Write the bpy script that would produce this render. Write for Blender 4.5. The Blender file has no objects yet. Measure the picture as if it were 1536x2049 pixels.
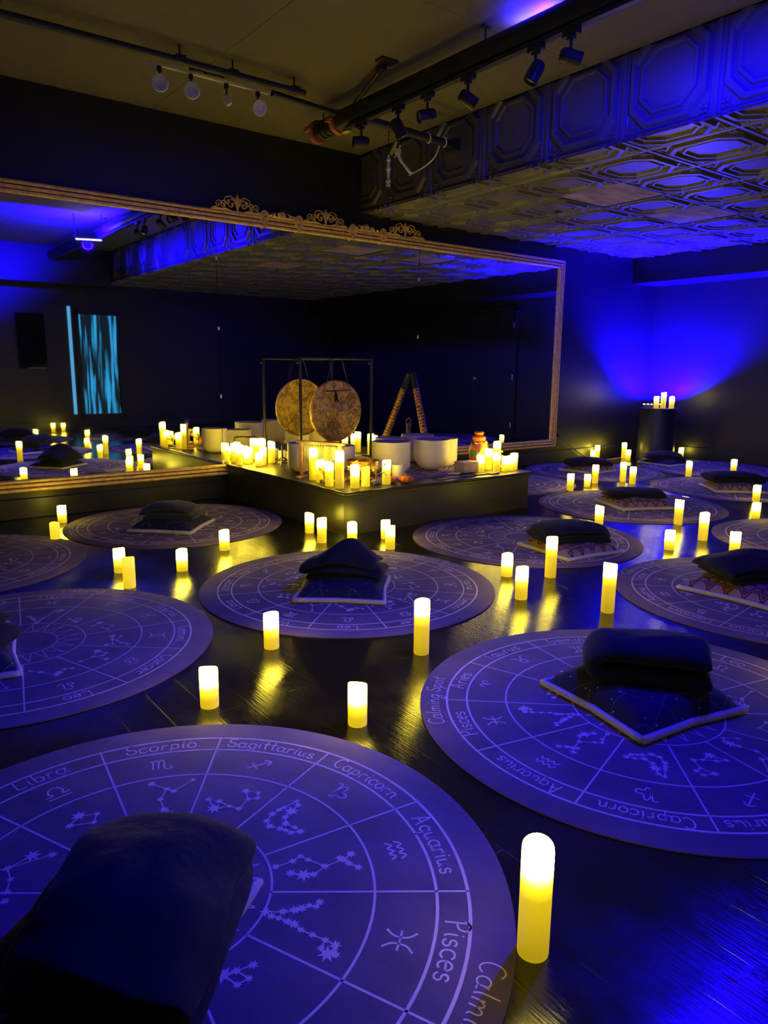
import bpy, bmesh, math, random
from math import sin, cos, pi, radians, atan2, hypot, sqrt
from mathutils import Vector, Matrix, Euler, noise
S = bpy.context.scene
COL = S.collection
# ------------------------------------------------------------------ camera
CAM_H = 1.1198; YAW = 37.427; PITCH = 11.163; ROLL = -0.540
cd = bpy.data.cameras.new('camera'); cam = bpy.data.objects.new('camera', cd); COL.objects.link(cam)
cd.sensor_fit = 'VERTICAL'; cd.sensor_height = 36; cd.sensor_width = 27
cd.lens = 1455.04 / 2049 * 36; cd.clip_start = .05
cam.matrix_world = Matrix.Translation((0, 0, CAM_H)) @ Matrix.Rotation(radians(-YAW), 4, 'Z') @ Matrix.Rotation(radians(90 - PITCH), 4, 'X') @ Matrix.Rotation(radians(-ROLL), 4, 'Z')
S.camera = cam
S.view_settings.view_transform = 'Standard'; S.view_settings.look = 'None'
S.view_settings.gamma = 1; S.view_settings.use_curve_mapping = False
S.view_settings.exposure = 0.0
# ------------------------------------------------------------------ world + lamps
w = bpy.data.worlds.new('world'); S.world = w; w.use_nodes = True
w.node_tree.nodes['Background'].inputs[0].default_value = (.02, .02, .05, 1)
w.node_tree.nodes['Background'].inputs[1].default_value = .02
BLUE = (.005, .0, 1.0)
def lamp(name, kind, loc, power, color, rot=None, **kw):
    l = bpy.data.lights.new(name, kind); l.energy = power; l.color = color
    for k, v in kw.items(): setattr(l, k, v)
    o = bpy.data.objects.new(name, l); COL.objects.link(o); o.location = loc
    if rot is not None: o.rotation_euler = Vector(rot).to_track_quat('-Z', 'Y').to_euler()
    return o
BAR = (2.95, 1.45, 2.74)
def aim(a, b_): return tuple(q-p for p, q in zip(a, b_))
LP = (BAR[0]-.02, BAR[1], BAR[2]-.09)
lamp('blue_wash_main', 'SPOT', LP, 560, BLUE, rot=aim(LP, (-.15, 1.6, 0)), shadow_soft_size=.05, spot_size=radians(91), spot_blend=1)
lamp('blue_wash_down', 'SPOT', LP, 75, BLUE, rot=(.45, .8, -1), shadow_soft_size=.06, spot_size=radians(130), spot_blend=.8)
lamp('blue_wash_side', 'SPOT', (BAR[0]+.02, BAR[1], BAR[2]+.03), 980, BLUE, rot=(.95, .02, .62), shadow_soft_size=.04, spot_size=radians(146), spot_blend=.5)
UPB = (3.335, 3.02, 2.945)
lamp('blue_ceiling_graze', 'SPOT', (UPB[0], UPB[1]-.05, UPB[2]+.035), 190, BLUE, rot=(0, 0, 1), shadow_soft_size=.02, spot_size=radians(168), spot_blend=.2)
lamp('blue_wash_rear', 'SPOT', (BAR[0]-.05, BAR[1]-.05, BAR[2]+.03), 1400, BLUE, rot=(-.5, -.7, .68), shadow_soft_size=.04, spot_size=radians(125), spot_blend=.35)
lamp('blue_corner_light', 'SPOT', (8.60, 5.46, .72), 6300, BLUE, rot=(.26, .16, .95), shadow_soft_size=.03, spot_size=radians(148), spot_blend=.55)
CANDLE_GAIN = 1.28
# ------------------------------------------------------------------ materials
def newmat(name):
    m = bpy.data.materials.new(name); m.use_nodes = True
    return m, m.node_tree, m.node_tree.nodes['Principled BSDF']
def mat(name, col, rough=.5, metal=0, bump=0, bscale=(20, 20, 20), var=0, vscale=(3, 3, 3), sheen=0, spec=None, coat=0, detail=4, trans=0, emit=None, estr=0, alpha=None):
    m, t, b = newmat(name); N = t.nodes; L = t.links
    b.inputs['Base Color'].default_value = (*col, 1); b.inputs['Roughness'].default_value = rough
    b.inputs['Metallic'].default_value = metal
    if spec is not None: b.inputs['Specular IOR Level'].default_value = spec
    if sheen: b.inputs['Sheen Weight'].default_value = sheen; b.inputs['Sheen Roughness'].default_value = .35
    if coat: b.inputs['Coat Weight'].default_value = coat
    if trans: b.inputs['Transmission Weight'].default_value = trans
    if emit: b.inputs['Emission Color'].default_value = (*emit, 1); b.inputs['Emission Strength'].default_value = estr
    if bump or var: tc = N.new('ShaderNodeTexCoord')
    def ntex(sc):
        mp = N.new('ShaderNodeMapping'); mp.inputs['Scale'].default_value = sc
        L.new(tc.outputs['Object'], mp.inputs[0]); n = N.new('ShaderNodeTexNoise')
        n.inputs['Scale'].default_value = 1; n.inputs['Detail'].default_value = detail
        L.new(mp.outputs[0], n.inputs['Vector']); return n
    if bump:
        n = ntex(bscale); bp = N.new('ShaderNodeBump'); bp.inputs['Strength'].default_value = bump; bp.inputs['Distance'].default_value = .01
        L.new(n.outputs[0], bp.inputs['Height']); L.new(bp.outputs[0], b.inputs['Normal'])
    if var:
        n = ntex(vscale); r = N.new('ShaderNodeMapRange'); r.inputs[3].default_value = 1 - var; r.inputs[4].default_value = 1 + var
        r.inputs[1].default_value = .3; r.inputs[2].default_value = .7
        L.new(n.outputs[0], r.inputs[0]); v = N.new('ShaderNodeVectorMath'); v.operation = 'SCALE'
        v.inputs[0].default_value = col; L.new(r.outputs[0], v.inputs['Scale']); L.new(v.outputs[0], b.inputs['Base Color'])
    return m
M = {}
M['wall'] = mat('black_wall_paint', (.0125, .0117, .0108), .42, bump=.08, bscale=(5, 5, 30), var=.15, vscale=(2, 2, 2))
M['ceil'] = mat('dark_ceiling_paint', (.175, .152, .115), .75, bump=.15, bscale=(6, 6, 6), var=.12, vscale=(1.2, 1.2, 1.2))
M['tin'] = mat('dark_tin_paint', (.16, .148, .135), .34, spec=.6, bump=.06, bscale=(30, 30, 30))
M['tinwall'] = mat('black_tin_paint', (.09, .085, .09), .30, spec=.6)
M['bare'] = mat('bare_board', (.36, .27, .18), .8, bump=.3, bscale=(4, 12, 4), var=.4, vscale=(5, 12, 5))
M['stage'] = mat('black_stain_plywood', (.035, .032, .026), .33, bump=.12, bscale=(3, 30, 30), var=.25, vscale=(4, 4, 14))
M['mirror'] = mat('mirror_glass', (.83, .84, .85), .015, metal=1)
M['gold'] = mat('antique_gold', (1.0, .66, .19), .40, metal=.3, var=.25, vscale=(30, 30, 30))
M['gold_dark'] = mat('antique_gold_groove', (.12, .06, .02), .5, metal=.5)
M['black'] = mat('black_metal', (.02, .02, .022), .38)
M['blackpipe'] = mat('black_pipe_paint', (.022, .021, .022), .45, bump=.1, bscale=(20, 20, 20))
M['velvet'] = mat('black_fleece', (.008, .008, .009), .9, sheen=.08, bump=.5, bscale=(25, 25, 25), detail=6)
M['velvet2'] = mat('charcoal_fleece', (.035, .032, .034), .9, sheen=.25, bump=.5, bscale=(25, 25, 25), detail=6)
M['cream'] = mat('cream_cotton', (.62, .56, .46), .85, bump=.25, bscale=(80, 80, 80))
M['white'] = mat('white_plastic', (.75, .73, .76), .4)
M['whitecord'] = mat('white_cord', (.8, .76, .74), .5)
M['bowl'] = mat('frosted_quartz', (.95, .84, .62), .55, spec=.4)
M['bowl'].node_tree.nodes['Principled BSDF'].inputs['Subsurface Weight'].default_value = .25
M['bowl'].node_tree.nodes['Principled BSDF'].inputs['Subsurface Radius'].default_value = (.05, .04, .02)
M['bronze'] = mat('hammered_bronze', (.50, .27, .07), .35, metal=.9, bump=.6, bscale=(45, 45, 45), var=.45, vscale=(18, 18, 18))
M['wood'] = mat('warm_wood', (.62, .34, .13), .45, var=.2, vscale=(4, 4, 40))
M['brass'] = mat('brass_tube', (.75, .60, .25), .22, metal=1)
M['orange'] = mat('pumpkin_skin', (.80, .19, .02), .55, var=.2, vscale=(30, 30, 30))
M['stem'] = mat('dry_stem', (.35, .24, .10), .8)
M['rock'] = mat('rough_stone', (.34, .30, .22), .8, bump=1, bscale=(60, 60, 60), var=.5, vscale=(50, 50, 50))
M['leaf'] = mat('gilt_leaf', (.70, .55, .20), .5)
M['redleaf'] = mat('dried_red_petals', (.35, .07, .04), .8, var=.5, vscale=(60, 60, 60))
M['card'] = mat('kraft_card', (.62, .42, .28), .7, var=.15, vscale=(20, 20, 20))
M['cardlilac'] = mat('printed_card', (.50, .36, .38), .6, var=.3, vscale=(3, 3, 60))
M['cardblack'] = mat('black_card', (.02, .02, .03), .4)
M['navy'] = mat('navy_cloth', (.03, .035, .10), .7, bump=.3, bscale=(30, 30, 30))
M['copper'] = mat('orange_coupling', (.50, .16, .07), .45, metal=.2)
M['tagy'] = mat('yellow_tag', (.75, .62, .18), .6)
M['darkscreen'] = mat('black_screen', (.004, .004, .005), .12)
M['blackwood'] = mat('carved_dark_wood', (.20, .12, .06), .6, bump=.8, bscale=(60, 60, 60), var=.6, vscale=(50, 50, 50))
def floor_mat():
    m, t, b = newmat('black_painted_boards'); N = t.nodes; L = t.links
    tc = N.new('ShaderNodeTexCoord')
    def nz(sc, det=5, rough=.6):
        mp = N.new('ShaderNodeMapping'); mp.inputs['Scale'].default_value = sc; L.new(tc.outputs['Object'], mp.inputs[0])
        n = N.new('ShaderNodeTexNoise'); n.inputs['Scale'].default_value = 1; n.inputs['Detail'].default_value = det; n.inputs['Roughness'].default_value = rough
        L.new(mp.outputs[0], n.inputs['Vector']); return n
    n1 = nz((150, 7, 1)); n2 = nz((9, 1.2, 1)); n3 = nz((3, 3, 1))
    br = N.new('ShaderNodeTexBrick'); mp = N.new('ShaderNodeMapping'); mp.inputs['Rotation'].default_value = (0, 0, pi/2)
    L.new(tc.outputs['Object'], mp.inputs[0]); L.new(mp.outputs[0], br.inputs['Vector'])
    br.inputs['Scale'].default_value = 1; br.inputs['Brick Width'].default_value = 2.1; br.inputs['Row Height'].default_value = .13
    br.inputs['Mortar Size'].default_value = .0022; br.inputs['Mortar Smooth'].default_value = .3
    def mul(a, k):
        q = N.new('ShaderNodeMath'); q.operation = 'MULTIPLY'; L.new(a, q.inputs[0]); q.inputs[1].default_value = k; return q.outputs[0]
    def add(a, c):
        q = N.new('ShaderNodeMath'); q.operation = 'ADD'; L.new(a, q.inputs[0]); L.new(c, q.inputs[1]); return q.outputs[0]
    h = add(add(mul(n1.outputs[0], .55), mul(n2.outputs[0], .35)), mul(br.outputs['Fac'], -.8))
    bp = N.new('ShaderNodeBump'); bp.inputs['Strength'].default_value = .30; bp.inputs['Distance'].default_value = .006
    L.new(h, bp.inputs['Height']); L.new(bp.outputs[0], b.inputs['Normal'])
    r = N.new('ShaderNodeMapRange'); r.inputs[1].default_value = .35; r.inputs[2].default_value = .7; r.inputs[3].default_value = .10; r.inputs[4].default_value = .26
    L.new(n3.outputs[0], r.inputs[0]); L.new(r.outputs[0], b.inputs['Roughness'])
    b.inputs['Base Color'].default_value = (.005, .005, .005, 1); b.inputs['Specular IOR Level'].default_value = .64
    return m
M['floor'] = floor_mat()
def mat_cloth():
    m = mat('zodiac_mat_ground', (.17, .125, .155), .85, bump=.12, bscale=(60, 60, 60), var=.22, vscale=(6, 4, 6), spec=.2)
    return m
M['matbase'] = mat_cloth()
M['matline'] = mat('zodiac_mat_print', (.90, .74, .62), .8, spec=.2)
def candle_mat(name, k, split, soft):
    m, t, b = newmat(name); N = t.nodes; L = t.links
    a = N.new('ShaderNodeAttribute'); a.attribute_name = 'depth'       # metres below the rim; the LED sits near the top
    r = N.new('ShaderNodeMapRange'); r.inputs[1].default_value = 0; r.inputs[2].default_value = .22
    L.new(a.outputs['Fac'], r.inputs[0])
    cr = N.new('ShaderNodeValToRGB'); e = cr.color_ramp
    e.elements[0].position = 0; e.elements[0].color = (.9, .9, .9, 1)
    e.elements[1].position = 1; e.elements[1].color = (.016, .016, .016, 1)
    for p, v in ((split/.22*.55, 1.0), (split/.22, .6), ((split+soft)/.22, .060), ((split+soft*2.2)/.22, .028)):
        q = e.elements.new(p); q.color = (v, v, v, 1)
    if k < 5:
        for q in e.elements: q.color = (.75-.3*q.position,)*3+(1,)
    L.new(r.outputs[0], cr.inputs[0])
    mm = N.new('ShaderNodeMath'); mm.operation = 'MULTIPLY'; L.new(cr.outputs[0], mm.inputs[0]); mm.inputs[1].default_value = k*CANDLE_GAIN
    L.new(mm.outputs[0], b.inputs['Emission Strength']); cc = N.new('ShaderNodeValToRGB'); cc.color_ramp.elements[0].color = (1, .78, .055, 1); cc.color_ramp.elements[1].color = (1, .68, .010, 1)
    cc.color_ramp.elements[0].position = (split)/.22; cc.color_ramp.elements[1].position = (split+soft)/.22
    L.new(r.outputs[0], cc.inputs[0]); L.new(cc.outputs[0], b.inputs['Emission Color'])
    b.inputs['Base Color'].default_value = (.62, .42, .08, 1); b.inputs['Roughness'].default_value = .55
    return m
M['candle'] = candle_mat('lit_wax', 21, .058, .022)
M['candle_dim'] = candle_mat('dimly_lit_wax', 1.15, .02, .05)
M['lens'] = mat('led_lens', (.1, .1, .2), .3, emit=(.30, .22, 1), estr=40)
M['lampface'] = mat('lamp_face', (.6, .55, .45), .25, metal=.6)
def streak_mat():
    m, t, b = newmat('lit_curtain'); N = t.nodes; L = t.links
    tc = N.new('ShaderNodeTexCoord'); mp = N.new('ShaderNodeMapping'); mp.inputs['Scale'].default_value = (16, 1, 1.0)
    L.new(tc.outputs['Object'], mp.inputs[0]); n = N.new('ShaderNodeTexNoise'); n.inputs['Scale'].default_value = 1; n.inputs['Detail'].default_value = 3; n.inputs['Distortion'].default_value = .4
    L.new(mp.outputs[0], n.inputs['Vector'])
    cr = N.new('ShaderNodeValToRGB'); e = cr.color_ramp; e.elements[0].position = .48; e.elements[0].color = (.004, .012, .018, 1)
    e.elements[1].position = .62; e.elements[1].color = (.03, .42, .85, 1)
    L.new(n.outputs[0], cr.inputs[0]); L.new(cr.outputs[0], b.inputs['Emission Color']); b.inputs['Emission Strength'].default_value = .9
    b.inputs['Base Color'].default_value = (.02, .03, .04, 1)
    return m
M['curtain'] = streak_mat()
M['cyan'] = mat('lit_door_gap', (.02, .03, .04), .5, emit=(.10, .45, .80), estr=.9)
def gong_mat():
    m, t, b = newmat('hammered_gong'); N = t.nodes; L = t.links
    tc = N.new('ShaderNodeTexCoord'); n = N.new('ShaderNodeTexNoise'); n.inputs['Scale'].default_value = 17; n.inputs['Detail'].default_value = 6; n.inputs['Distortion'].default_value = 1.6
    L.new(tc.outputs['Object'], n.inputs['Vector'])
    g = N.new('ShaderNodeTexGradient'); g.gradient_type = 'RADIAL'
    mpg = N.new('ShaderNodeMapping'); mpg.inputs['Rotation'].default_value = (pi/2, 0, 0); L.new(tc.outputs['Object'], mpg.inputs[0]); L.new(mpg.outputs[0], g.inputs[0])
    wv = N.new('ShaderNodeTexNoise'); wv.noise_dimensions = '1D'; wv.inputs['Scale'].default_value = 7
    L.new(g.outputs['Fac'], wv.inputs['W'])
    ad = N.new('ShaderNodeMath'); ad.operation = 'ADD'; L.new(n.outputs[0], ad.inputs[0]); wm = N.new('ShaderNodeMath'); wm.operation = 'MULTIPLY_ADD'; wm.inputs[1].default_value = .45; wm.inputs[2].default_value = .28; L.new(wv.outputs[0], wm.inputs[0]); L.new(wm.outputs[0], ad.inputs[1])
    cr = N.new('ShaderNodeValToRGB'); e = cr.color_ramp; e.elements[0].position = .44; e.elements[0].color = (.30, .17, .03, 1)
    e.elements[1].position = .58; e.elements[1].color = (1, .62, .13, 1)
    q = N.new('ShaderNodeMath'); q.operation = 'MULTIPLY'; q.inputs[1].default_value = .5; L.new(ad.outputs[0], q.inputs[0]); L.new(q.outputs[0], cr.inputs[0])
    L.new(cr.outputs[0], b.inputs['Base Color']); b.inputs['Metallic'].default_value = .15; b.inputs['Roughness'].default_value = .42
    bp = N.new('ShaderNodeBump'); bp.inputs['Strength'].default_value = .8; bp.inputs['Distance'].default_value = .01; L.new(n.outputs[0], bp.inputs['Height']); L.new(bp.outputs[0], b.inputs['Normal'])
    return m
M['gong'] = gong_mat()
def pattern_mat(name, kind, seed):
    m, t, b = newmat(name); N = t.nodes; L = t.links
    tc = N.new('ShaderNodeTexCoord'); mp = N.new('ShaderNodeMapping'); mp.inputs['Location'].default_value = (seed, seed*.7, 0); mp.inputs['Rotation'].default_value = (0, 0, pi/4)
    L.new(tc.outputs['Object'], mp.inputs[0])
    b.inputs['Roughness'].default_value = .85
    if kind == 'boho':
        v = N.new('ShaderNodeTexVoronoi'); v.inputs['Randomness'].default_value = 0; v.inputs['Scale'].default_value = 16; v.distance = 'MANHATTAN' if hasattr(v, 'distance') else v.distance
        L.new(mp.outputs[0], v.inputs['Vector'])
        cr = N.new('ShaderNodeValToRGB'); cr.color_ramp.interpolation = 'CONSTANT'; e = cr.color_ramp
        e.elements[0].position = 0; e.elements[0].color = (.36, .07, .06, 1); e.elements[1].position = .18; e.elements[1].color = (.46, .28, .12, 1)
        for p, c in ((.32, (.10, .03, .05, 1)), (.42, (.34, .10, .10, 1)), (.55, (.04, .02, .05, 1)), (.72, (.30, .21, .16, 1))):
            q = e.elements.new(p); q.color = c
        L.new(v.outputs['Distance'], cr.inputs[0]); L.new(cr.outputs[0], b.inputs['Base Color'])
    else:
        v = N.new('ShaderNodeTexVoronoi'); v.inputs['Scale'].default_value = 30; L.new(mp.outputs[0], v.inputs['Vector'])
        cr = N.new('ShaderNodeValToRGB'); cr.color_ramp.interpolation = 'CONSTANT'; e = cr.color_ramp
        e.elements[0].position = 0; e.elements[0].color = (.5, .48, .6, 1); e.elements[1].position = .09; e.elements[1].color = (.008, .008, .028, 1)
        w2 = N.new('ShaderNodeTexVoronoi'); w2.feature = 'DISTANCE_TO_EDGE'; w2.inputs['Scale'].default_value = 9; w2.inputs['Randomness'].default_value = .5; L.new(mp.outputs[0], w2.inputs['Vector'])
        c2 = N.new('ShaderNodeValToRGB'); c2.color_ramp.interpolation = 'CONSTANT'; c2.color_ramp.elements[0].color = (.05, .045, .05, 1); c2.color_ramp.elements[1].position = .018; c2.color_ramp.elements[1].color = (0, 0, 0, 1)
        L.new(w2.outputs[0], c2.inputs[0]); L.new(v.outputs['Distance'], cr.inputs[0])
        mx = N.new('ShaderNodeMixRGB'); mx.blend_type = 'ADD'; mx.inputs[0].default_value = 1; L.new(cr.outputs[0], mx.inputs[1]); L.new(c2.outputs[0], mx.inputs[2]); L.new(mx.outputs[0], b.inputs['Base Color'])
    return m
M['boho'] = pattern_mat('boho_print', 'boho', .3); M['star'] = pattern_mat('night_sky_print', 'star', .7)
def didge_mat():
    m, t, b = newmat('painted_didgeridoo'); N = t.nodes; L = t.links
    tc = N.new('ShaderNodeTexCoord'); sx = N.new('ShaderNodeSeparateXYZ'); L.new(tc.outputs['Object'], sx.inputs[0])
    wv = N.new('ShaderNodeTexWave'); wv.bands_direction = 'Z'; wv.inputs['Scale'].default_value = 9; wv.inputs['Distortion'].default_value = 5; wv.inputs['Detail'].default_value = 2; wv.inputs['Detail Scale'].default_value = 3
    L.new(tc.outputs['Object'], wv.inputs[0])
    c1 = N.new('ShaderNodeValToRGB'); c1.color_ramp.interpolation = 'CONSTANT'; e = c1.color_ramp; e.elements[0].color = (.06, .02, .015, 1); e.elements[1].position = .5; e.elements[1].color = (.62, .38, .16, 1)
    q = e.elements.new(.8); q.color = (.30, .05, .03, 1); L.new(wv.outputs[0], c1.inputs[0])
    c2 = N.new('ShaderNodeValToRGB'); c2.color_ramp.interpolation = 'CONSTANT'; e = c2.color_ramp; e.elements[0].color = (1, 1, 1, 1); e.elements[1].position = .785; e.elements[1].color = (0, 0, 0, 1)
    dv = N.new('ShaderNodeMath'); dv.operation = 'DIVIDE'; dv.inputs[1].default_value = 1.27; L.new(sx.outputs[2], dv.inputs[0]); L.new(dv.outputs[0], c2.inputs[0])
    mx = N.new('ShaderNodeMixRGB'); mx.inputs[1].default_value = (.02, .018, .02, 1); L.new(c2.outputs[0], mx.inputs[0]); L.new(c1.outputs[0], mx.inputs[2]); L.new(mx.outputs[0], b.inputs['Base Color']); b.inputs['Roughness'].default_value = .4
    return m
M['didge'] = didge_mat()
def patch_mat():
    m, t, b = newmat('autumn_patchwork'); N = t.nodes; L = t.links
    tc = N.new('ShaderNodeTexCoord'); v = N.new('ShaderNodeTexVoronoi'); v.inputs['Scale'].default_value = 16; L.new(tc.outputs['Object'], v.inputs['Vector'])
    sp = N.new('ShaderNodeSeparateColor'); L.new(v.outputs['Color'], sp.inputs[0])
    cr = N.new('ShaderNodeValToRGB'); cr.color_ramp.interpolation = 'CONSTANT'; e = cr.color_ramp
    e.elements[0].color = (.50, .09, .03, 1); e.elements[1].position = .2; e.elements[1].color = (.03, .14, .05, 1)
    for p, c in ((.35, (.28, .05, .10, 1)), (.5, (.03, .05, .12, 1)), (.65, (.65, .40, .07, 1)), (.82, (.60, .18, .03, 1))):
        q = e.elements.new(p); q.color = c
    L.new(sp.outputs[0], cr.inputs[0]); L.new(cr.outputs[0], b.inputs['Base Color']); b.inputs['Roughness'].default_value = .3
    return m
M['patch'] = patch_mat()
# ------------------------------------------------------------------ mesh helpers
class MB:
    def __init__(s): s.v = []; s.f = []; s.m = []
    def add(s, vs, fs, mi=0):
        o = len(s.v); s.v += [tuple(p) for p in vs]; s.f += [tuple(i+o for i in f) for f in fs]; s.m += [mi]*len(fs)
    def box(s, x0, x1, y0, y1, z0, z1, mi=0):
        s.add([(x0,y0,z0),(x1,y0,z0),(x1,y1,z0),(x0,y1,z0),(x0,y0,z1),(x1,y0,z1),(x1,y1,z1),(x0,y1,z1)],
              [(0,3,2,1),(4,5,6,7),(0,1,5,4),(1,2,6,5),(2,3,7,6),(3,0,4,7)], mi)
    def lathe(s, prof, n=24, c=(0,0,0), mi=0, M_=None, cap=True):
        vs = []
        for r, z in prof:
            for i in range(n):
                a = 2*pi*i/n; p = Vector((r*cos(a), r*sin(a), z))
                vs.append((M_ @ p if M_ else p) + Vector(c))
        fs = [(j*n+i, j*n+(i+1)%n, (j+1)*n+(i+1)%n, (j+1)*n+i) for j in range(len(prof)-1) for i in range(n)]
        if cap: fs += [tuple(range(n))[::-1], tuple((len(prof)-1)*n+i for i in range(n))]
        s.add(vs, fs, mi)
    def cyl(s, p, q, r, r2=None, n=14, mi=0):
        p = Vector(p); q = Vector(q); d = q-p; R = d.to_track_quat('Z', 'Y').to_matrix()
        s.lathe([(r, 0), (r if r2 is None else r2, d.length)], n, p, mi, R)
    def tube(s, pts, r, n=8, mi=0):
        pts = [Vector(p) for p in pts]; N = len(pts)
        rr = r if isinstance(r, (list, tuple)) else [r]*N; vs = []
        up = None
        for k in range(N):
            d = (pts[min(k+1, N-1)]-pts[max(k-1, 0)]).normalized()
            if up is None: up = d.orthogonal().normalized()
            else: up = (up - d*up.dot(d)); up = up.normalized() if up.length > 1e-6 else d.orthogonal().normalized()
            b = d.cross(up)
            vs += [pts[k]+(up*cos(2*pi*i/n)+b*sin(2*pi*i/n))*rr[k] for i in range(n)]
        fs = [(k*n+i, k*n+(i+1)%n, (k+1)*n+(i+1)%n, (k+1)*n+i) for k in range(N-1) for i in range(n)]
        fs += [tuple(range(n))[::-1], tuple((N-1)*n+i for i in range(n))]
        s.add(vs, fs, mi)
    def ball(s, c, r, n=12, sc=(1,1,1), mi=0):
        k = max(4, n//2); pr = [(r*sin(pi*j/k), -r*cos(pi*j/k)) for j in range(1, k)]
        s.lathe(pr, n, c, mi, Matrix.Diagonal(sc), True)
    def build(s, name, mats, parent=None, smooth=True, loc=None, rot=None, bevel=0, subsurf=0, angle=40):
        me = bpy.data.meshes.new(name); me.from_pydata(s.v, [], s.f)
        for m_ in (mats if isinstance(mats, (list, tuple)) else [mats]): me.materials.append(M[m_] if isinstance(m_, str) else m_)
        me.polygons.foreach_set('material_index', s.m)
        if smooth:
            me.polygons.foreach_set('use_smooth', [True]*len(me.polygons))
            if angle and not subsurf: me.set_sharp_from_angle(angle=radians(angle))
        me.update()
        o = bpy.data.objects.new(name, me); COL.objects.link(o)
        if parent: o.parent = parent
        if loc is not None: o.location = loc
        if rot is not None: o.rotation_euler = rot
        if bevel:
            b = o.modifiers.new('bevel', 'BEVEL'); b.width = bevel; b.segments = 2; b.limit_method = 'ANGLE'
        if subsurf:
            b = o.modifiers.new('sub', 'SUBSURF'); b.levels = subsurf; b.render_levels = subsurf
        return o
def tag(o, label=None, cat=None, group=None, kind=None):
    if label: o['label'] = label
    if cat: o['category'] = cat
    if group: o['group'] = group
    if kind: o['kind'] = kind
    return o
def thing(name, loc, label, cat, group=None, rz=0):
    o = bpy.data.objects.new(name, None); COL.objects.link(o); o.location = loc; o.rotation_euler = (0, 0, rz); o.empty_display_size = .05
    return tag(o, label, cat, group)
def copy_tree(o, parent=None):
    c = o.copy(); COL.objects.link(c); c.parent = parent
    for ch in list(o.children): copy_tree(ch, c)
    return c
def cat_rom(pts, k=5):
    if len(pts) < 3: return list(pts)
    out = []; P = [pts[0]]+list(pts)+[pts[-1]]
    for i in range(1, len(P)-2):
        a, b, c, d = P[i-1], P[i], P[i+1], P[i+2]
        for j in range(k):
            t = j/k
            out.append(tuple(.5*((2*b[q])+(-a[q]+c[q])*t+(2*a[q]-5*b[q]+4*c[q]-d[q])*t*t+(-a[q]+3*b[q]-3*c[q]+d[q])*t**3) for q in range(len(b))))
    out.append(tuple(pts[-1])); return out
# ------------------------------------------------------------------ room shell
XW0, XW1, YW0, YW1 = -2.6, 9.0, -2.1, 5.83
ZC, ZT, XS = 3.03, 2.52, 4.145
def struct(o): o['kind'] = 'structure'; return o
b = MB(); b.box(XW0-.1, XW1+.1, YW0-.1, YW1+.1, -.1, 0); struct(b.build('floor', 'floor', smooth=False))
b = MB(); b.box(XW0-.1, XW1+.1, YW1, YW1+.1, 0, ZC); struct(b.build('wall_front', 'wall', smooth=False))
b = MB(); b.box(XW0-.1, XW1+.1, YW0-.1, YW0, 0, ZC); struct(b.build('wall_rear', 'wall', smooth=False))
b = MB(); b.box(XW0-.1, XW0, YW0, YW1, 0, ZC); struct(b.build('wall_left', 'wall', smooth=False))
b = MB(); b.box(XW1, XW1+.1, YW0, YW1, 0, ZC); struct(b.build('wall_right', 'wall', smooth=False))
b = MB(); b.box(XW0, XS, YW0, YW1, ZC, ZC+.1)
for x in (-.6, 1.0, 2.22, 3.44):   # board joints
    b.box(x-.004, x+.004, YW0, YW1, ZC-.002, ZC)
b.box(XW0, XS, 3.3, 3.308, ZC-.002, ZC)
struct(b.build('ceiling', 'ceil', smooth=False))
# stamped tin tile: an octagonal raised field inside a square rib, rosettes at the corners
def tin_tile(b, fx, w_, h_, kind=0):
    """fx(u, v, d): tile coords in metres, d = relief towards the room"""
    def loop(s, c, d):
        a = w_/2*s; e = h_/2*s; c = c*w_
        return [fx(-a+c, -e, d), fx(a-c, -e, d), fx(a, -e+c, d), fx(a, e-c, d), fx(a-c, e, d), fx(-a+c, e, d), fx(-a, e-c, d), fx(-a, -e+c, d)]
    if kind: # bare board instead of tin
        L_ = [(1, .0001, 0), (.985, .0001, 0), (.98, .0001, .006)]
        rings = [loop(*q) for q in L_]; mi = 1
    else:
        L_ = [(1, .0005, .012), (.965, .0005, .012), (.945, .0005, .003), (.90, .0005, .003), (.885, .0005, .009), (.865, .0005, .002),
              (.84, .17, .002), (.81, .17, .024), (.73, .165, .026), (.69, .16, .004), (.62, .15, .004), (.60, .145, .020), (.55, .135, .020), (.52, .125, .006)]
        rings = [loop(*q) for q in L_]; mi = 0
    vs = [p for r in rings for p in r]; n = 8
    fs = [(j*n+i, j*n+(i+1) % n, (j+1)*n+(i+1) % n, (j+1)*n+i) for j in range(len(rings)-1) for i in range(n)]
    fs.append(tuple((len(rings)-1)*n+i for i in range(n)))
    b.add(vs, fs, mi)
    if not kind:
        for sx in (-1, 1):
            for sy in (-1, 1):
                cx, cy = sx*w_*.395, sy*h_*.395
                for k in range(4):
                    a = k*pi/2+pi/4; px, py = cx+cos(a)*.018, cy+sin(a)*.018
                    ring = [fx(px+.016*cos(q*pi/3), py+.016*sin(q*pi/3), .003) for q in range(6)]
                    top = [fx(px+.009*cos(q*pi/3), py+.009*sin(q*pi/3), .014) for q in range(6)]
                    b.add(ring+top, [(q, (q+1) % 6, 6+(q+1) % 6, 6+q) for q in range(6)]+[tuple(range(6, 12))])
def clip(o, planes):
    bm = bmesh.new(); bm.from_mesh(o.data)
    for co, no in planes:
        bmesh.ops.bisect_plane(bm, geom=bm.verts[:]+bm.edges[:]+bm.faces[:], plane_co=co, plane_no=no, clear_outer=True)
    bm.to_mesh(o.data); bm.free(); return o
b = MB()
xs = [3.85+.6*k for k in range(10)]
ys = [3.03+.61*k for k in range(-9, 6)]
bare = {(5.35, 3.945), (6.55, 3.945), (5.35, 2.115)}
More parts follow.
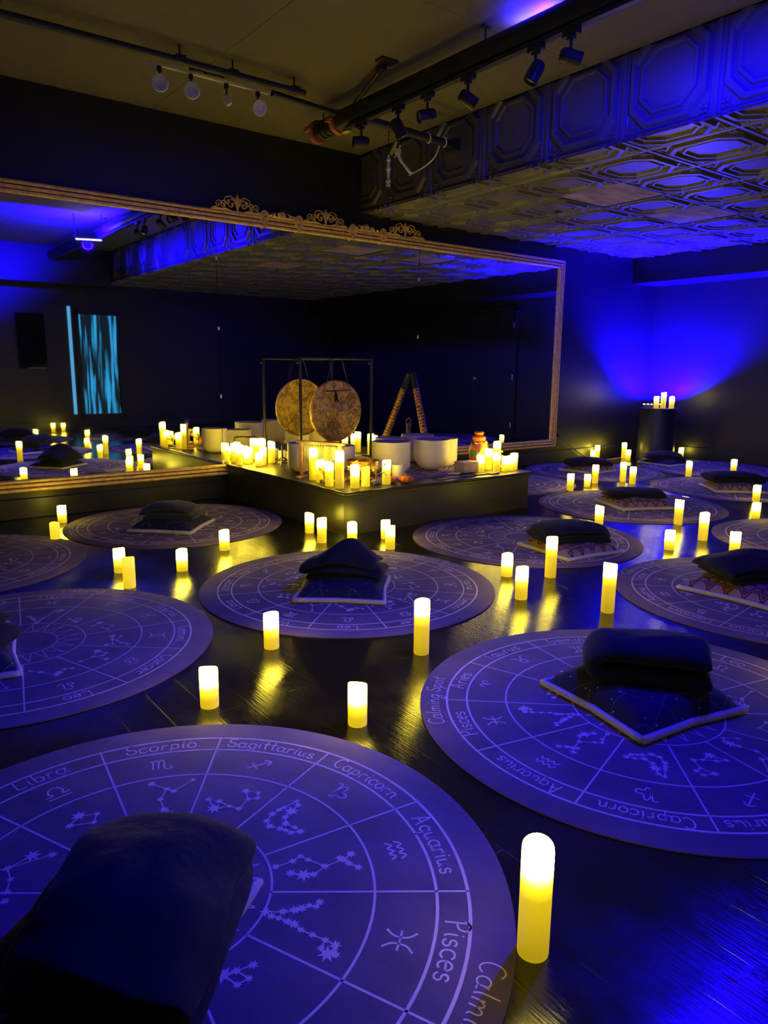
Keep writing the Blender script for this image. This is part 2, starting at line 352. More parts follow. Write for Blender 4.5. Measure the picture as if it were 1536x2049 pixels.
for i in range(len(xs)-1):
    for j in range(len(ys)-1):
        cx, cy = (xs[i]+xs[i+1])/2, (ys[j]+ys[j+1])/2
        kd = any(abs(cx-p) < .2 and abs(cy-q) < .2 for p, q in bare)
        tin_tile(b, (lambda u, v, d, cx=cx, cy=cy: (cx+u, cy-v, ZT+.02-d)), .6, .61, int(kd))
o = b.build('ceiling', ['tin', 'bare'], smooth=False)
struct(clip(o, [((XS, 0, 0), (-1, 0, 0)), ((XW1, 0, 0), (1, 0, 0)), ((0, YW0, 0), (0, -1, 0)), ((0, YW1, 0), (0, 1, 0))]))
# drop from the plaster ceiling to the tin ceiling, clad in the same tin
b = MB(); b.box(XS+.03, XS+.2, YW0, YW1, ZT+.022, ZC)
for j in range(len(ys)-1):
    cy = (ys[j]+ys[j+1])/2
    tin_tile(b, (lambda u, v, d, cy=cy: (XS+.026-d, cy-u, ZT+.305-v)), .61, .61, 0)
o = b.build('trim_1', 'tinwall', smooth=False)
struct(clip(o, [((0, 0, ZC), (0, 0, 1)), ((0, YW0, 0), (0, -1, 0)), ((0, YW1, 0), (0, 1, 0))]))
b = MB(); b.box(8.46, XW1, YW0, YW1, 2.22, ZT+.03); struct(b.build('trim_2', 'wall', smooth=False))
b = MB(); b.box(XW0, XS, YW0, YW0+.55, 2.45, ZC); struct(b.build('trim_3', 'wall', smooth=False))
for nm, bx in (('baseboard_front', (XW0, XW1, YW1-.018, YW1, 0, .15)), ('baseboard_right', (XW1-.018, XW1, YW0, YW1, 0, .15)), ('baseboard_rear', (XW0, XW1, YW0, YW0+.018, 0, .15))):
    b = MB(); b.box(*bx); struct(b.build(nm, 'wall', smooth=False, bevel=.005))
# ------------------------------------------------------------------ stage platform
SX0, SX1, SY0, SZ = 2.72, 4.56, 4.0, .30
t = thing('stage_platform', ((SX0+SX1)/2, (SY0+YW1)/2, 0), 'low black stained plywood stage against the gold framed mirror', 'stage')
def loc_box(b, x0, x1, y0, y1, z0, z1, o, mi=0): b.box(x0-o[0], x1-o[0], y0-o[1], y1-o[1], z0-o[2], z1-o[2], mi)
o_ = tuple(t.location)
b = MB(); loc_box(b, SX0, SX1, SY0, YW1-.02, 0, SZ-.022, o_); b.build('plinth', 'stage', t, smooth=False)
b = MB(); loc_box(b, SX0-.012, SX1+.03, SY0-.03, YW1-.02, SZ-.022, SZ, o_); b.build('deck', 'stage', t, smooth=False, bevel=.009)
b = MB(); loc_box(b, SX0-.006, SX0, SY0-.006, YW1-.02, SZ-.045, SZ-.022, o_); loc_box(b, SX0-.006, SX1, SY0-.012, SY0, SZ-.045, SZ-.022, o_); b.build('edge_moulding', 'stage', t, smooth=False, bevel=.004)
# ------------------------------------------------------------------ mirror
MX0, MX1, MZ0, MZ1 = -2.5, 7.06, .205, 2.37
t = thing('wall_mirror', (3.5, YW1, MZ0), 'long wall mirror in a ribbed gold frame with scroll crests', 'mirror'); o_ = (3.5, YW1, MZ0)
YM = YW1-.022
for x0, x1 in ((MX0, .52), (.524, 2.688), (2.692, 4.853), (4.857, MX1)):
    b = MB(); loc_box(b, x0+.0, x1-.0, YM, YW1, MZ0+.02, MZ1-.02, o_); b.build('mirror_panel', 'mirror', t, smooth=False)
FW = .088
def rail(horizontal, a0, a1, c0, sgn):
    b = MB(); prof = [(0, 0), (0, .022), (.010, .030), (.020, .030), (.026, .016), (.034, .016), (.038, .026), (.054, .026), (.058, .014), (.064, .014), (.068, .022), (.082, .022), (FW, .010), (FW, 0)]
    vs = []
    for a in (a0, a1):
        for u, d in prof:
            p = c0+sgn*u; ins = u if a == a0 else -u
            vs.append(((a+ins) if horizontal else p, YM-d, p if horizontal else (a+ins)))
    n = len(prof); fs = [(i, i+1, n+i+1, n+i) for i in range(n-1)]
    vs = [(x-o_[0], y-o_[1], z-o_[2]) for x, y, z in vs]
    b.add(vs, fs); b.m = [1 if i in (4, 8) else 0 for i in range(len(fs))]
    b.build('frame_rail', ['gold', 'gold_dark'], t, smooth=False)
rail(True, MX0, MX1, MZ1, -1); rail(True, MX0, MX1, MZ0, 1); rail(False, MZ0, MZ1, MX1, -1); rail(False, MZ0, MZ1, MX0, 1)
def spiral(cx, cz, r, a0, turns, sgn=1, n=26):
    return [(cx+r*(1-.82*k/n)*cos(a0+sgn*2*pi*turns*k/n), cz+r*(1-.82*k/n)*sin(a0+sgn*2*pi*turns*k/n)) for k in range(n+1)]
def ygold(pts, r, b, cx, cz, y): b.tube([(cx+x-o_[0], y-o_[1], cz+z-o_[2]) for x, z in pts], r, 6)
YG = YM-.018
def crest(cx):
    b = MB(); cz = MZ1
    def tb(p, r): ygold(p, r, b, cx, cz, YG)
    for s in (-1, 1):
        def m(p): return [(s*x, z) for x, z in p]
        tb(m(spiral(.052, .058, .046, radians(200), 1.25, -1)), .0055)
        tb(m([(0, .0), (.012, .05), (.03, .10), (.06, .118)]+spiral(.088, .078, .034, radians(100), 1.1, -1)[2:]), .005)
        tb(m(spiral(.125, .046, .034, radians(170), 1.3, -1)), .005)
        tb(m([(.10, .01), (.13, .05), (.16, .075)]+spiral(.172, .046, .026, radians(110), 1.1, -1)[2:]), .0045)
        tb(m([(.16, .005), (.19, .02), (.215, .018), (.235, .002)]), .0065)
        tb(m([(.06, .004), (.10, .015), (.15, .012), (.24, .002)]), .008)
        for ax, az, r in ((.052, .058, .010), (.088, .078, .008), (.125, .046, .008), (.172, .046, .006)):
            b.ball((cx+s*ax-o_[0], YG-.004-o_[1], cz+az-o_[2]), r, 8)
        for k in range(4):
            a = radians(90-22*k); b.tube([(cx-o_[0], YG-o_[1], cz+.03-o_[2]), (cx+s*cos(a)*.03-o_[0], YG-.008-o_[1], cz+.07+sin(a)*.02-o_[2]), (cx+s*cos(a)*.045-o_[0], YG-o_[1], cz+.075+sin(a)*.04-o_[2])], [.006, .009, .003], 6)
    tb([(0, 0), (0, .06), (0, .132)], .008); tb([(-.24, .002), (.24, .002)], .006)
    b.build('scroll_crest', 'gold', t, angle=60)
def leafspray(cx):
    b = MB(); cz = MZ1; rnd = random.Random(int(cx*100))
    for k in range(9):
        u = -.13+.26*k/8; h = .05*(1-abs(u)/.17)+.016
        b.tube([(cx+u-o_[0], YG-o_[1], cz-.004-o_[2]), (cx+u+rnd.uniform(-.02, .02)-o_[0], YG-.012-o_[1], cz+h*.6-o_[2]), (cx+u+rnd.uniform(-.03, .03)-o_[0], YG-o_[1], cz+h-o_[2])], [.008, .013, .003], 6)
    b.tube([(cx-.17-o_[0], YG-o_[1], cz+.012-o_[2]), (cx-o_[0], YG-.006-o_[1], cz+.004-o_[2]), (cx+.17-o_[0], YG-o_[1], cz+.008-o_[2])], .009, 6)
    for k in range(6): b.ball((cx-.01+.012*cos(k)-o_[0], YG-.012-o_[1], cz+.03+.012*sin(k)-o_[2]), .009, 8)
    b.build('leaf_spray', 'gold', t, angle=60)
def medallion(cx):
    b = MB(); cz = MZ1-.01
    for r in (.052, .036): b.tube([(cx+r*.75*cos(a*pi/10)-o_[0], YG-.008-o_[1], cz+r*sin(a*pi/10)-o_[2]) for a in range(21)], .007, 6)
    for k in range(6): b.ball((cx+.018*cos(k*pi/3)-o_[0], YG-.012-o_[1], cz+.022*sin(k*pi/3)-o_[2]), .009, 8)
    b.ball((cx-o_[0], YG-.016-o_[1], cz-.075-o_[2]), .018, 8, (1, .6, .7))
    b.build('rosette', 'gold', t, angle=60)
for cx in (2.885, 3.745, 4.66): crest(cx)
for cx in (3.30, 4.19): leafspray(cx)
for cx in (3.13, 3.465, 4.035, 4.385): medallion(cx)
for z in (.30, .86, 1.42, 1.98):
    for x in (2.69, 4.855): b = MB(); loc_box(b, x-.006, x+.006, YM-.006, YM, z, z+.03, o_); b.build('panel_clip', 'white', t, smooth=False)
# ------------------------------------------------------------------ zodiac mats
R_ = .76
GL = {}
def A(cx, cy, rx, ry, a0, a1, n=10): return [(cx+rx*cos(radians(a0+(a1-a0)*k/n)), cy+ry*sin(radians(a0+(a1-a0)*k/n))) for k in range(n+1)]
GL['a'] = (.62, [A(.27, .27, .24, .27, 40, 330, 14)+[(.50, .10)], [(.52, .52), (.46, .30), (.50, .08), (.66, .04)]])
GL['b'] = (.58, [[(.08, 1.0), (.06, .5), (.10, .06)]+A(.28, .26, .22, .26, 210, 510, 12)])
GL['c'] = (.48, [A(.28, .27, .24, .27, 45, 320, 12)])
GL['e'] = (.52, [[(.06, .28), (.46, .32)]+A(.27, .27, .22, .27, 15, 310, 12)])
GL['g'] = (.58, [A(.27, .27, .22, .26, 40, 360, 12), [(.50, .50), (.50, 0), (.42, -.36), (.20, -.42), (.05, -.26), (.3, -.12)]])
GL['i'] = (.24, [[(.10, .52), (.09, .2), (.16, .02)], [(.11, .72), (.12, .75)]])
GL['l'] = (.26, [[(.10, 1.0), (.08, .3), (.18, .02)]])
GL['m'] = (.86, [[(.06, .5), (.07, 0)], [(.07, .3), (.2, .52), (.36, .42), (.38, 0)], [(.38, .3), (.52, .52), (.68, .42), (.70, .1), (.80, .02)]])
GL['n'] = (.58, [[(.06, .5), (.07, 0)], [(.07, .3), (.2, .52), (.38, .45), (.42, .12), (.52, .02)]])
GL['o'] = (.58, [A(.28, .27, .23, .27, 80, 440, 14)])
GL['p'] = (.58, [[(.08, .52), (.09, 0), (.06, -.42)], [(.08, .35)]+A(.28, .27, .21, .25, 150, -160, 12)])
GL['q'] = (.58, [A(.27, .27, .22, .26, 40, 360, 12), [(.50, .50), (.50, 0), (.50, -.42), (.62, -.30)]])
GL['r'] = (.44, [[(.08, .5), (.09, 0)], [(.09, .3), (.2, .5), (.38, .48)]])
GL['s'] = (.46, [A(.22, .40, .15, .13, 30, 250, 8)+A(.22, .14, .17, .14, 70, -160, 8)])
GL['t'] = (.42, [[(.20, .9), (.18, .2), (.32, .02)], [(.02, .58), (.38, .62)]])
GL['u'] = (.58, [[(.06, .5), (.08, .15), (.22, 0), (.38, .12), (.42, .5), (.44, .1), (.54, .02)]])
GL['A'] = (.74, [[(.02, 0), (.20, .6), (.34, 1.0), (.46, .5), (.60, 0)], [(.10, .36), (.56, .36)]])
GL['C'] = (.66, [A(.38, .5, .32, .5, 50, 310, 14)])
GL['G'] = (.74, [A(.38, .5, .32, .5, 50, 330, 14)+[(.66, .44), (.42, .44)]])
GL['L'] = (.58, [[(.12, 1), (.08, .4), (.10, .03), (.50, .06)]])
GL['P'] = (.58, [[(.10, .95), (.10, 0)], [(.02, .8), (.25, 1.02), (.5, .85), (.42, .55), (.12, .48)]])
GL['S'] = (.62, [A(.32, .74, .24, .24, 40, 260, 10)+A(.30, .26, .26, .25, 80, -190, 10)])
GL['T'] = (.60, [[(.02, .88), (.2, .98), (.56, .92)], [(.30, .95), (.26, 0)]])
GL['V'] = (.58, [[(.02, 1), (.26, 0), (.54, 1.0)]])
def text_strokes(word):
    x = 0; out = []
    for ch in word:
        w_, ss = GL[ch]
        for s_ in ss: out.append([(x+px, py) for px, py in cat_rom(s_, 3)])
        x += w_+.07
    return x-.07, out
SYM = {
'Aries': [[(-.7, .4), (-.6, .8), (-.25, .8), (-.05, .2), (0, -.9)], [(.7, .4), (.6, .8), (.25, .8), (.05, .2), (0, -.9)]],
'Taurus': [A(0, -.35, .45, .45, 90, 450, 18), [(-.8, .9), (-.45, .7), (-.25, .2), (0, .1), (.25, .2), (.45, .7), (.8, .9)]],
'Gemini': [[(-.8, .95), (-.3, .72), (.3, .72), (.8, .95)], [(-.8, -.95), (-.3, -.72), (.3, -.72), (.8, -.95)], [(-.3, .74), (-.24, 0), (-.3, -.74)], [(.3, .74), (.24, 0), (.3, -.74)]],
'Cancer': [A(-.45, .15, .25, .28, 0, 360, 12), A(.45, -.15, .25, .28, 0, 360, 12), [(-.7, .2), (-.4, .65), (.2, .75), (.85, .45)], [(.7, -.2), (.4, -.65), (-.2, -.75), (-.85, -.45)]],
'Leo': [A(-.45, -.35, .28, .3, 60, 400, 14)+[(-.35, .1), (-.4, .6), (0, .9), (.4, .6), (.3, .1), (.25, -.5), (.5, -.8), (.8, -.55)]],
'Virgo': [[(-.9, .7), (-.7, .5), (-.7, -.7)], [(-.7, .4), (-.45, .8), (-.3, .4), (-.3, -.7)], [(-.3, .4), (-.05, .8), (.1, .4), (.12, -.4), (.5, -.95)], [(.1, .3), (.5, .7), (.7, .2), (.3, -.4), (-.05, -.8)]],
'Libra': [[(-.9, -.75), (.9, -.75)], [(-.9, -.3), (-.35, -.3), (-.55, .1), (-.4, .6), (0, .8), (.4, .6), (.55, .1), (.35, -.3), (.9, -.3)]],
'Scorpio': [[(-.9, .7), (-.7, .5), (-.7, -.6)], [(-.7, .4), (-.45, .8), (-.25, .4), (-.25, -.6)], [(-.25, .4), (0, .8), (.2, .4), (.22, -.4), (.45, -.75), (.9, -.6)], [(.7, -.8), (.92, -.58), (.7, -.35)]],
'Sagittarius': [[(-.8, -.7), (.8, .7)], [(.2, .75), (.82, .72), (.75, .1)], [(-.6, .1), (.05, -.6)]],
'Capricorn': [[(-.9, .8), (-.6, .9), (-.5, .3), (-.5, -.4), (-.35, .5), (-.05, .9), (.1, .4), (.1, -.3), (-.1, -.9), (-.4, -.9)], A(.42, -.25, .32, .32, 180, -170, 14)],
'Aquarius': [[(-.9, .2), (-.55, .6), (-.3, .2), (.05, .6), (.3, .2), (.6, .6), (.9, .25)], [(-.9, -.5), (-.55, -.1), (-.3, -.5), (.05, -.1), (.3, -.5), (.6, -.1), (.9, -.45)]],
'Pisces': [[(-.7, .9), (-.3, .4), (-.3, -.4), (-.7, -.9)], [(.7, .9), (.3, .4), (.3, -.4), (.7, -.9)], [(-.75, 0), (.75, 0)]]}
CON = [
([(-0.415,-0.191),(-0.423,-0.152),(-0.42,-0.102),(-0.384,-0.139),(-0.425,-0.065),(-0.483,-0.073),(-0.519,-0.113),(-0.532,-0.067),(-0.504,-0.05)],[[0,1,2,4,5,6,7,8,5],[0,3,2]]),
([(-0.558,0.079),(-0.54,0.097),(-0.507,0.064),(-0.486,0.057),(-0.457,0.051),(-0.417,0.059),(-0.399,0.084),(-0.406,0.122),(-0.408,0.142),(-0.407,0.164),(-0.426,0.187),(-0.435,0.159),(-0.436,0.122),(-0.465,0.099),(-0.502,0.098)],[[1,0,2,3,4,5,6,7,8,9,10,11,12,13,14,1]]),
([(-0.251,0.222),(-0.297,0.251),(-0.327,0.258),(-0.326,0.288),(-0.326,0.349),(-0.28,0.34),(-0.263,0.315),(-0.251,0.277),(-0.38,0.381),(-0.38,0.366),(-0.412,0.386),(-0.373,0.403),(-0.372,0.438)],[[0,1,2,3,4,5,6,7],[4,8,10],[9,8,11,12]]),
([(-0.089,0.31),(-0.085,0.333),(-0.089,0.356),(-0.091,0.383),(-0.092,0.404),(-0.084,0.432),(-0.085,0.468),(-0.087,0.508),(-0.085,0.54),(-0.059,0.557),(-0.051,0.538),(-0.059,0.514),(-0.114,0.351),(-0.135,0.375),(-0.15,0.389),(-0.169,0.4),(-0.175,0.42),(-0.194,0.418)],[[0,1,2,3,4,5,6,7,8,9,10,11,7],[0,12,13,14,15,16,17]]),
([(-0.386,-0.432),(-0.389,-0.361),(-0.392,-0.331),(-0.479,-0.323),(-0.332,-0.335),(-0.297,-0.281),(-0.281,-0.255),(-0.267,-0.239),(-0.238,-0.243),(-0.234,-0.301)],[[0,1,2,3],[1,4,5,6,7,8,9]]),
([(-0.079,-0.479),(-0.13,-0.498),(-0.168,-0.455),(-0.131,-0.427)],[[0,1,2,3,0]]),
([(0.069,0.396),(0.104,0.372),(0.107,0.413),(0.136,0.401),(0.13,0.351)],[[0,1,4,3,2,1]]),
([(0.256,0.296),(0.274,0.346),(0.369,0.311),(0.361,0.252),(0.322,0.275)],[[0,1,2,3,4]]),
([(0.458,0.017),(0.487,0.033),(0.454,0.102),(0.435,0.145),(0.489,0.082),(0.483,0.149),(0.525,0.056),(0.562,0.039)],[[0,1,2,3],[2,4,5],[4,6,7]]),
([(0.427,-0.21),(0.46,-0.149),(0.54,-0.169),(0.45,-0.071),(0.507,-0.093),(0.502,-0.128)],[[0,1,3,4,5,1,2]]),
([(0.237,-0.345),(0.294,-0.353),(0.387,-0.38),(0.391,-0.31),(0.424,-0.296),(0.383,-0.353)],[[0,1,2,5,3,4]]),
([(0.041,-0.403),(0.148,-0.464),(0.173,-0.413),(0.212,-0.374),(0.231,-0.539),(0.076,-0.452)],[[0,1,2,3],[1,4],[5,1]])]
NAMES = ['Aries','Taurus','Gemini','Cancer','Leo','Virgo','Libra','Scorpio','Sagittarius','Capricorn','Aquarius','Pisces']
TM = .005; LW = 1.12; ZP = TM+.0005
def ribbon(b, pts, w_):
    w_ *= LW
    P = [Vector((p[0], p[1])) for p in pts]; n = len(P); vs = []
    for k in range(n):
        d = P[min(k+1, n-1)]-P[max(k-1, 0)]
        if d.length < 1e-9: d = Vector((1, 0))
        d.normalize(); q = Vector((-d.y, d.x))*w_/2
        if k == 0 and n > 1: P0 = P[0]-d*w_*.3
        else: P0 = P[k]+(d*w_*.3 if k == n-1 else Vector((0, 0)))
        vs += [(P0.x+q.x, P0.y+q.y, ZP), (P0.x-q.x, P0.y-q.y, ZP)]
    b.add(vs, [(2*k, 2*k+1, 2*k+3, 2*k+2) for k in range(n-1)], 1)
def star(b, x, y, r, a0=.3, n=7):
    vs = [(x, y, ZP+.0001)]+[(x+(r if k % 2 == 0 else r*.45)*cos(a0+pi*k/n), y+(r if k % 2 == 0 else r*.45)*sin(a0+pi*k/n), ZP+.0001) for k in range(2*n)]
    b.add(vs, [(0, 1+k, 1+(k+1) % (2*n)) for k in range(2*n)], 1)
def ring(b, r, w_, n=128):
    vs = []
    for k in range(n):
        a = 2*pi*k/n; vs += [((r-w_/2)*cos(a), (r-w_/2)*sin(a), ZP), ((r+w_/2)*cos(a), (r+w_/2)*sin(a), ZP)]
    b.add(vs, [(2*k, 2*k+1, (2*k+3) % (2*n), (2*k+2) % (2*n)) for k in range(n)], 1)
def mat_mesh():
    b = MB(); b.lathe([(R_-.001, 0), (R_, .001), (R_, TM-.001), (R_-.002, TM)], 160)
    W = .0065
    for r, k in ((.88, 1.15), (.79, 1.05), (.614, .9), (.318, .8), (.178, .6)): ring(b, r*R_, W*k)
    for k in range(12):
        a = radians(90-30*k); ribbon(b, [(R_*r*cos(a), R_*r*sin(a)) for r in (.318, .88)], W*.75)
    nr = 20
    for k in range(nr):
        a = 2*pi*k/nr; da = pi/nr*.8; tip = .296*R_; base = .186*R_
        ribbon(b, [(base*cos(a-da), base*sin(a-da)), (tip*cos(a), tip*sin(a))], W*.5)
        ribbon(b, [(base*cos(a+da), base*sin(a+da)), (tip*cos(a), tip*sin(a))], W*.5)
    for k, nm in enumerate(NAMES):
        ac = radians(75-30*k)
        Lw, ss = text_strokes(nm); h = .052 if len(nm) < 8 else .047; wid = Lw*h
        if wid > .31: h *= .31/wid; wid = .31
        r0 = .812*R_
        for s_ in ss:
            ribbon(b, [((r0+py*h)*cos(ac-(px*h-wid/2)/(r0+.02)), (r0+py*h)*sin(ac-(px*h-wid/2)/(r0+.02))) for px, py in s_], W*.62)
        rs = .702*R_; sc = .034
        for s_ in SYM[nm]:
            q = s_ if len(s_) < 3 else cat_rom(s_, 3)
            ribbon(b, [((rs+py*sc)*cos(ac-px*sc/rs), (rs+py*sc)*sin(ac-px*sc/rs)) for px, py in q], W*.66)
    rnd = random.Random(4)
    for pts, ch in CON:
        pts = [(x*R_, y*R_) for x, y in pts]
        for c_ in ch:
            for i in range(len(c_)-1): ribbon(b, [pts[c_[i]], pts[c_[i+1]]], W*.45)
        big = rnd.randrange(len(pts))
        for i, (x, y) in enumerate(pts): star(b, x, y, .021 if i == big else rnd.choice((.010, .012, .014)), rnd.random())
    # script outside the ring, reading past the Pisces / Aries line
    Lc, s1 = text_strokes('Calming'); Ls, s2 = text_strokes('Spot'); h = .050
    tot = (Lc+.45+Ls)*h; r0 = .915*R_
    for off, ss in ((0, s1), (Lc+.45, s2)):
        for s_ in ss:
            q = [((px+off)*h-tot/2+py*h*.12, py) for px, py in s_]
            ribbon(b, [((r0+py*h)*cos(pi/2-x/r0), (r0+py*h)*sin(pi/2-x/r0)) for x, py in q], W*.5)
    return b
mat0 = mat_mesh().build('zodiac_mat', ['matbase', 'matline'])
MATS = {'A':(.459,1.387,-66.3),'B':(2.082,3.021,10),'C':(2.087,1.265,137.8),'D':(.534,3.122,49.5),'E':(1.945,5.025,169),'F':(3.68,3.234,2),
 'G':(5.338,3.545,123),'H':(6.84,5.05,20),'I':(8.22,4.43,60),'J':(6.967,3.505,120),'K':(5.325,5.065,75),'L':(5.319,1.949,150),'M':(3.729,1.628,97.5),
 'N':(.457-.02,4.696,55),'P':(8.23,2.66,200),'S':(3.66,4.90,25),'Q':(2.3,-.55,40),'R':(3.95,-.25,190),'T':(5.6,.15,100)}
ML = {'A':'large round zodiac mat nearest the viewer, under the big dark blanket heap','B':'round zodiac mat in the middle, under the peaked dark blanket',
'C':'large round zodiac mat at right, under the folded navy blanket roll','D':'round zodiac mat at left edge with bare sun circle showing',
'E':'round zodiac mat beside the left side of the stage','F':'round zodiac mat in front of the stage at its right corner',
'G':'round zodiac mat with boho pillow right of the stage, in front of the candle group','H':'round zodiac mat along the mirror wall beyond the stage',
'I':'farthest round zodiac mat in the corner in front of the pedestal','J':'round zodiac mat in the second row on the far right side',
'K':'round zodiac mat half hidden behind the right end of the stage','L':'round zodiac mat cut by the right edge, with no blanket in view',
'M':'round zodiac mat at the right edge behind the tall single candle','N':'round zodiac mat at the left edge behind two candles, its right rim in view',
'P':'small far sliver of round zodiac mat at the right edge','S':'round zodiac mat lying on the stage under the bowls',
'Q':'round zodiac mat seen only in the mirror, left of its row','R':'round zodiac mat seen only in the mirror, beside the lit curtain','T':'round zodiac mat seen only in the mirror, right of its row'}
for k, (x, y, pa) in MATS.items():
    o = mat0 if k == 'A' else mat0.copy()
    if k != 'A': COL.objects.link(o)
    o.location = (x, y, SZ if k == 'S' else 0); o.rotation_euler = (0, 0, radians(pa-90)); tag(o, ML[k], 'mat', 'round zodiac floor mats')
# ------------------------------------------------------------------ pillows and blankets
def pillow(name, loc, rz, size, thick, cover, label, seed=0):
    rnd = random.Random(seed); n = 18; b = MB(); top = []; 
    def f(u, v, s_):
        e = max(0, (1-abs(u)**2.6))**.5*max(0, (1-abs(v)**2.6))**.5
        k = 1-.07*(1-abs(u*v))*(max(abs(u), abs(v))**4)          # edges pulled in, corners kept
        nz_ = noise.noise(Vector((u*2+seed, v*2, s_)))*.008*e
        return (u*size/2*k, v*size/2*k, (thick*.84*e**.72+nz_ if s_ > 0 else -thick*.13*e))
    for s_ in (1, -1):
        vs = [f(-1+2*i/n, -1+2*j/n, s_) for j in range(n+1) for i in range(n+1)]
        fs = [(j*(n+1)+i, j*(n+1)+i+1, (j+1)*(n+1)+i+1, (j+1)*(n+1)+i) for j in range(n) for i in range(n)]
        if s_ < 0: fs = [q[::-1] for q in fs]
        b.add([(x, y, z+thick*.15) for x, y, z in vs], fs, 0 if s_ > 0 else 1)
    t = thing('floor_pillow', loc, label, 'pillow', 'square pillows on the mats', rz)
    cv = b.build('pillow_cover', [cover, 'cream'], t, subsurf=0, angle=0)
    pts = []
    for k in range(64):
        q = k/64*4; s_ = int(q); fr = q-s_; e = -1+2*fr
        u, v = ((e, -1), (1, e), (-e, 1), (-1, -e))[s_]; x, y, z = f(u, v, 1); pts.append((x*1.01, y*1.01, thick*.15+.004))
    pts.append(pts[0]); b2 = MB(); b2.tube([(x, y, z-.004) for x, y, z in pts], .013, 8); b2.build('cream_edge', 'cream', cv, angle=0)
    return t
def blanket(loc, rz, w_, d, layers, t_, label, seed=0, material='velvet', peak=0, droop=.0, amp=.012, skew=0, flip=1, loose=.0):
    a = w_/2-t_*.5; path = []
    for L_ in range(layers):
        z = t_*(L_+.5); s_ = 1 if L_ % 2 == 0 else -1; s_ *= flip
        e0 = -a*s_; e1 = a*s_*(1-loose*(L_/layers)); 
        for k in range(9): path.append((e0+(e1-e0)*k/8, z))
        if L_ < layers-1:
            for k in range(1, 6):
                th = pi*k/6; path.append((e1+s_*sin(th)*t_*.5, z+t_*.5*(1-cos(th))))
    n = len(path); ny = 14; b = MB(); ring_ = []
    def nrm(k):
        p, q = path[max(k-1, 0)], path[min(k+1, n-1)]; dx, dz = q[0]-p[0], q[1]-p[1]; l = hypot(dx, dz) or 1
        return -dz/l, dx/l
    def warp(x, y, z, k):
        H_ = layers*t_; r2 = (x/(w_/2))**2; q2 = (y/(d/2))**2; zz = z/H_
        z2 = z + peak*zz*math.exp(-((x-w_*.05)/(w_*.22))**2-(y/(d*.45))**2) - droop*zz*(r2*.7+q2*.5)
        nv = noise.noise_vector(Vector((x*5+seed*3.1, y*5, z*7+seed)))
        nv2 = noise.noise_vector(Vector((x*13+seed, y*13+2, z*13)))
        x2 = x*(1-.05*q2*zz)+nv.x*amp*1.6*zz+skew*zz*y; y2 = y*(1-.06*r2*zz)+nv.y*amp*1.6*zz+skew*zz*.3*x
        z2 += (nv.z*amp+nv2.z*amp*.35)*min(1, zz+.15)
        return (x2, y2, max(z2, .002))
    hh = t_*.46
    for j in range(ny+1):
        v = -1+2*j/ny; y = v*d/2; sh = (1-abs(v)**6*.55)
        for k in range(n):
            nx, nz_ = nrm(k); x, z = path[k]; ww = d*.02*noise.noise(Vector((k*.3, seed, 0)))
            ring_.append((warp(x+nx*hh*sh, y+ww, z+nz_*hh*sh, k), warp(x-nx*hh*sh, y+ww, z-nz_*hh*sh, k)))
    vs = [p for q in ring_ for p in q]; fs = []
    def I(j, k, s_): return (j*n+k)*2+s_
    for j in range(ny):
        for k in range(n-1):
            fs.append((I(j, k, 0), I(j, k+1, 0), I(j+1, k+1, 0), I(j+1, k, 0))); fs.append((I(j, k, 1), I(j+1, k, 1), I(j+1, k+1, 1), I(j, k+1, 1)))
        for k in (0, n-1):
            q = (I(j, k, 0), I(j+1, k, 0), I(j+1, k, 1), I(j, k, 1)); fs.append(q if k == 0 else q[::-1])
    for j in (0, ny):
        for k in range(n-1):
            q = (I(j, k, 0), I(j, k, 1), I(j, k+1, 1), I(j, k+1, 0)); fs.append(q if j == 0 else q[::-1])
    b.add(vs, fs)
    o = b.build('folded_blanket', material, None, subsurf=2, loc=loc, rot=(0, 0, rz), angle=0)
    return tag(o, label, 'blanket', 'folded blankets on the pillows')
Z0 = TM+.001
PIL = [ # x, y, rot, size, thick, cover, label
(.345,1.30,39,.41,.085,'star','night sky pillow under the nearest blanket heap, one pale corner poking out'),
(2.01,2.955,-41,.43,.085,'star','night sky pillow with white edge under the peaked blanket in the middle'),
(2.13,1.32,-10,.46,.10,'star','dark navy pillow with cream edge on the large right mat'),
(1.87,4.90,-45,.44,.09,'star','dark pillow with cream edge on the mat left of the stage'),
(3.66,2.84,-8,.45,.08,'boho','boho patterned pillow on the mat in front of the stage corner'),
(5.34,3.52,-26,.46,.09,'boho','boho patterned pillow on the mat right of the stage'),
(6.77,5.08,4,.44,.08,'boho','boho patterned pillow on the mat by the mirror wall'),
(8.12,4.95,-5,.44,.07,'star','black pillow with pale edge in front of the pedestal'),
(6.87,3.46,-43,.46,.09,'boho','boho patterned pillow on the second mat from the far right'),
(3.70,1.72,3,.50,.09,'boho','patterned pillow with cream edge at the right edge of the photo'),
(.275,3.02,-8,.43,.085,'star','dark pillow at the left edge beside the sun circle')]
for i, (x, y, r, s_, th, cv, lb) in enumerate(PIL): pillow('pillow', (x, y, Z0), radians(r), s_, th, cv, lb, i)
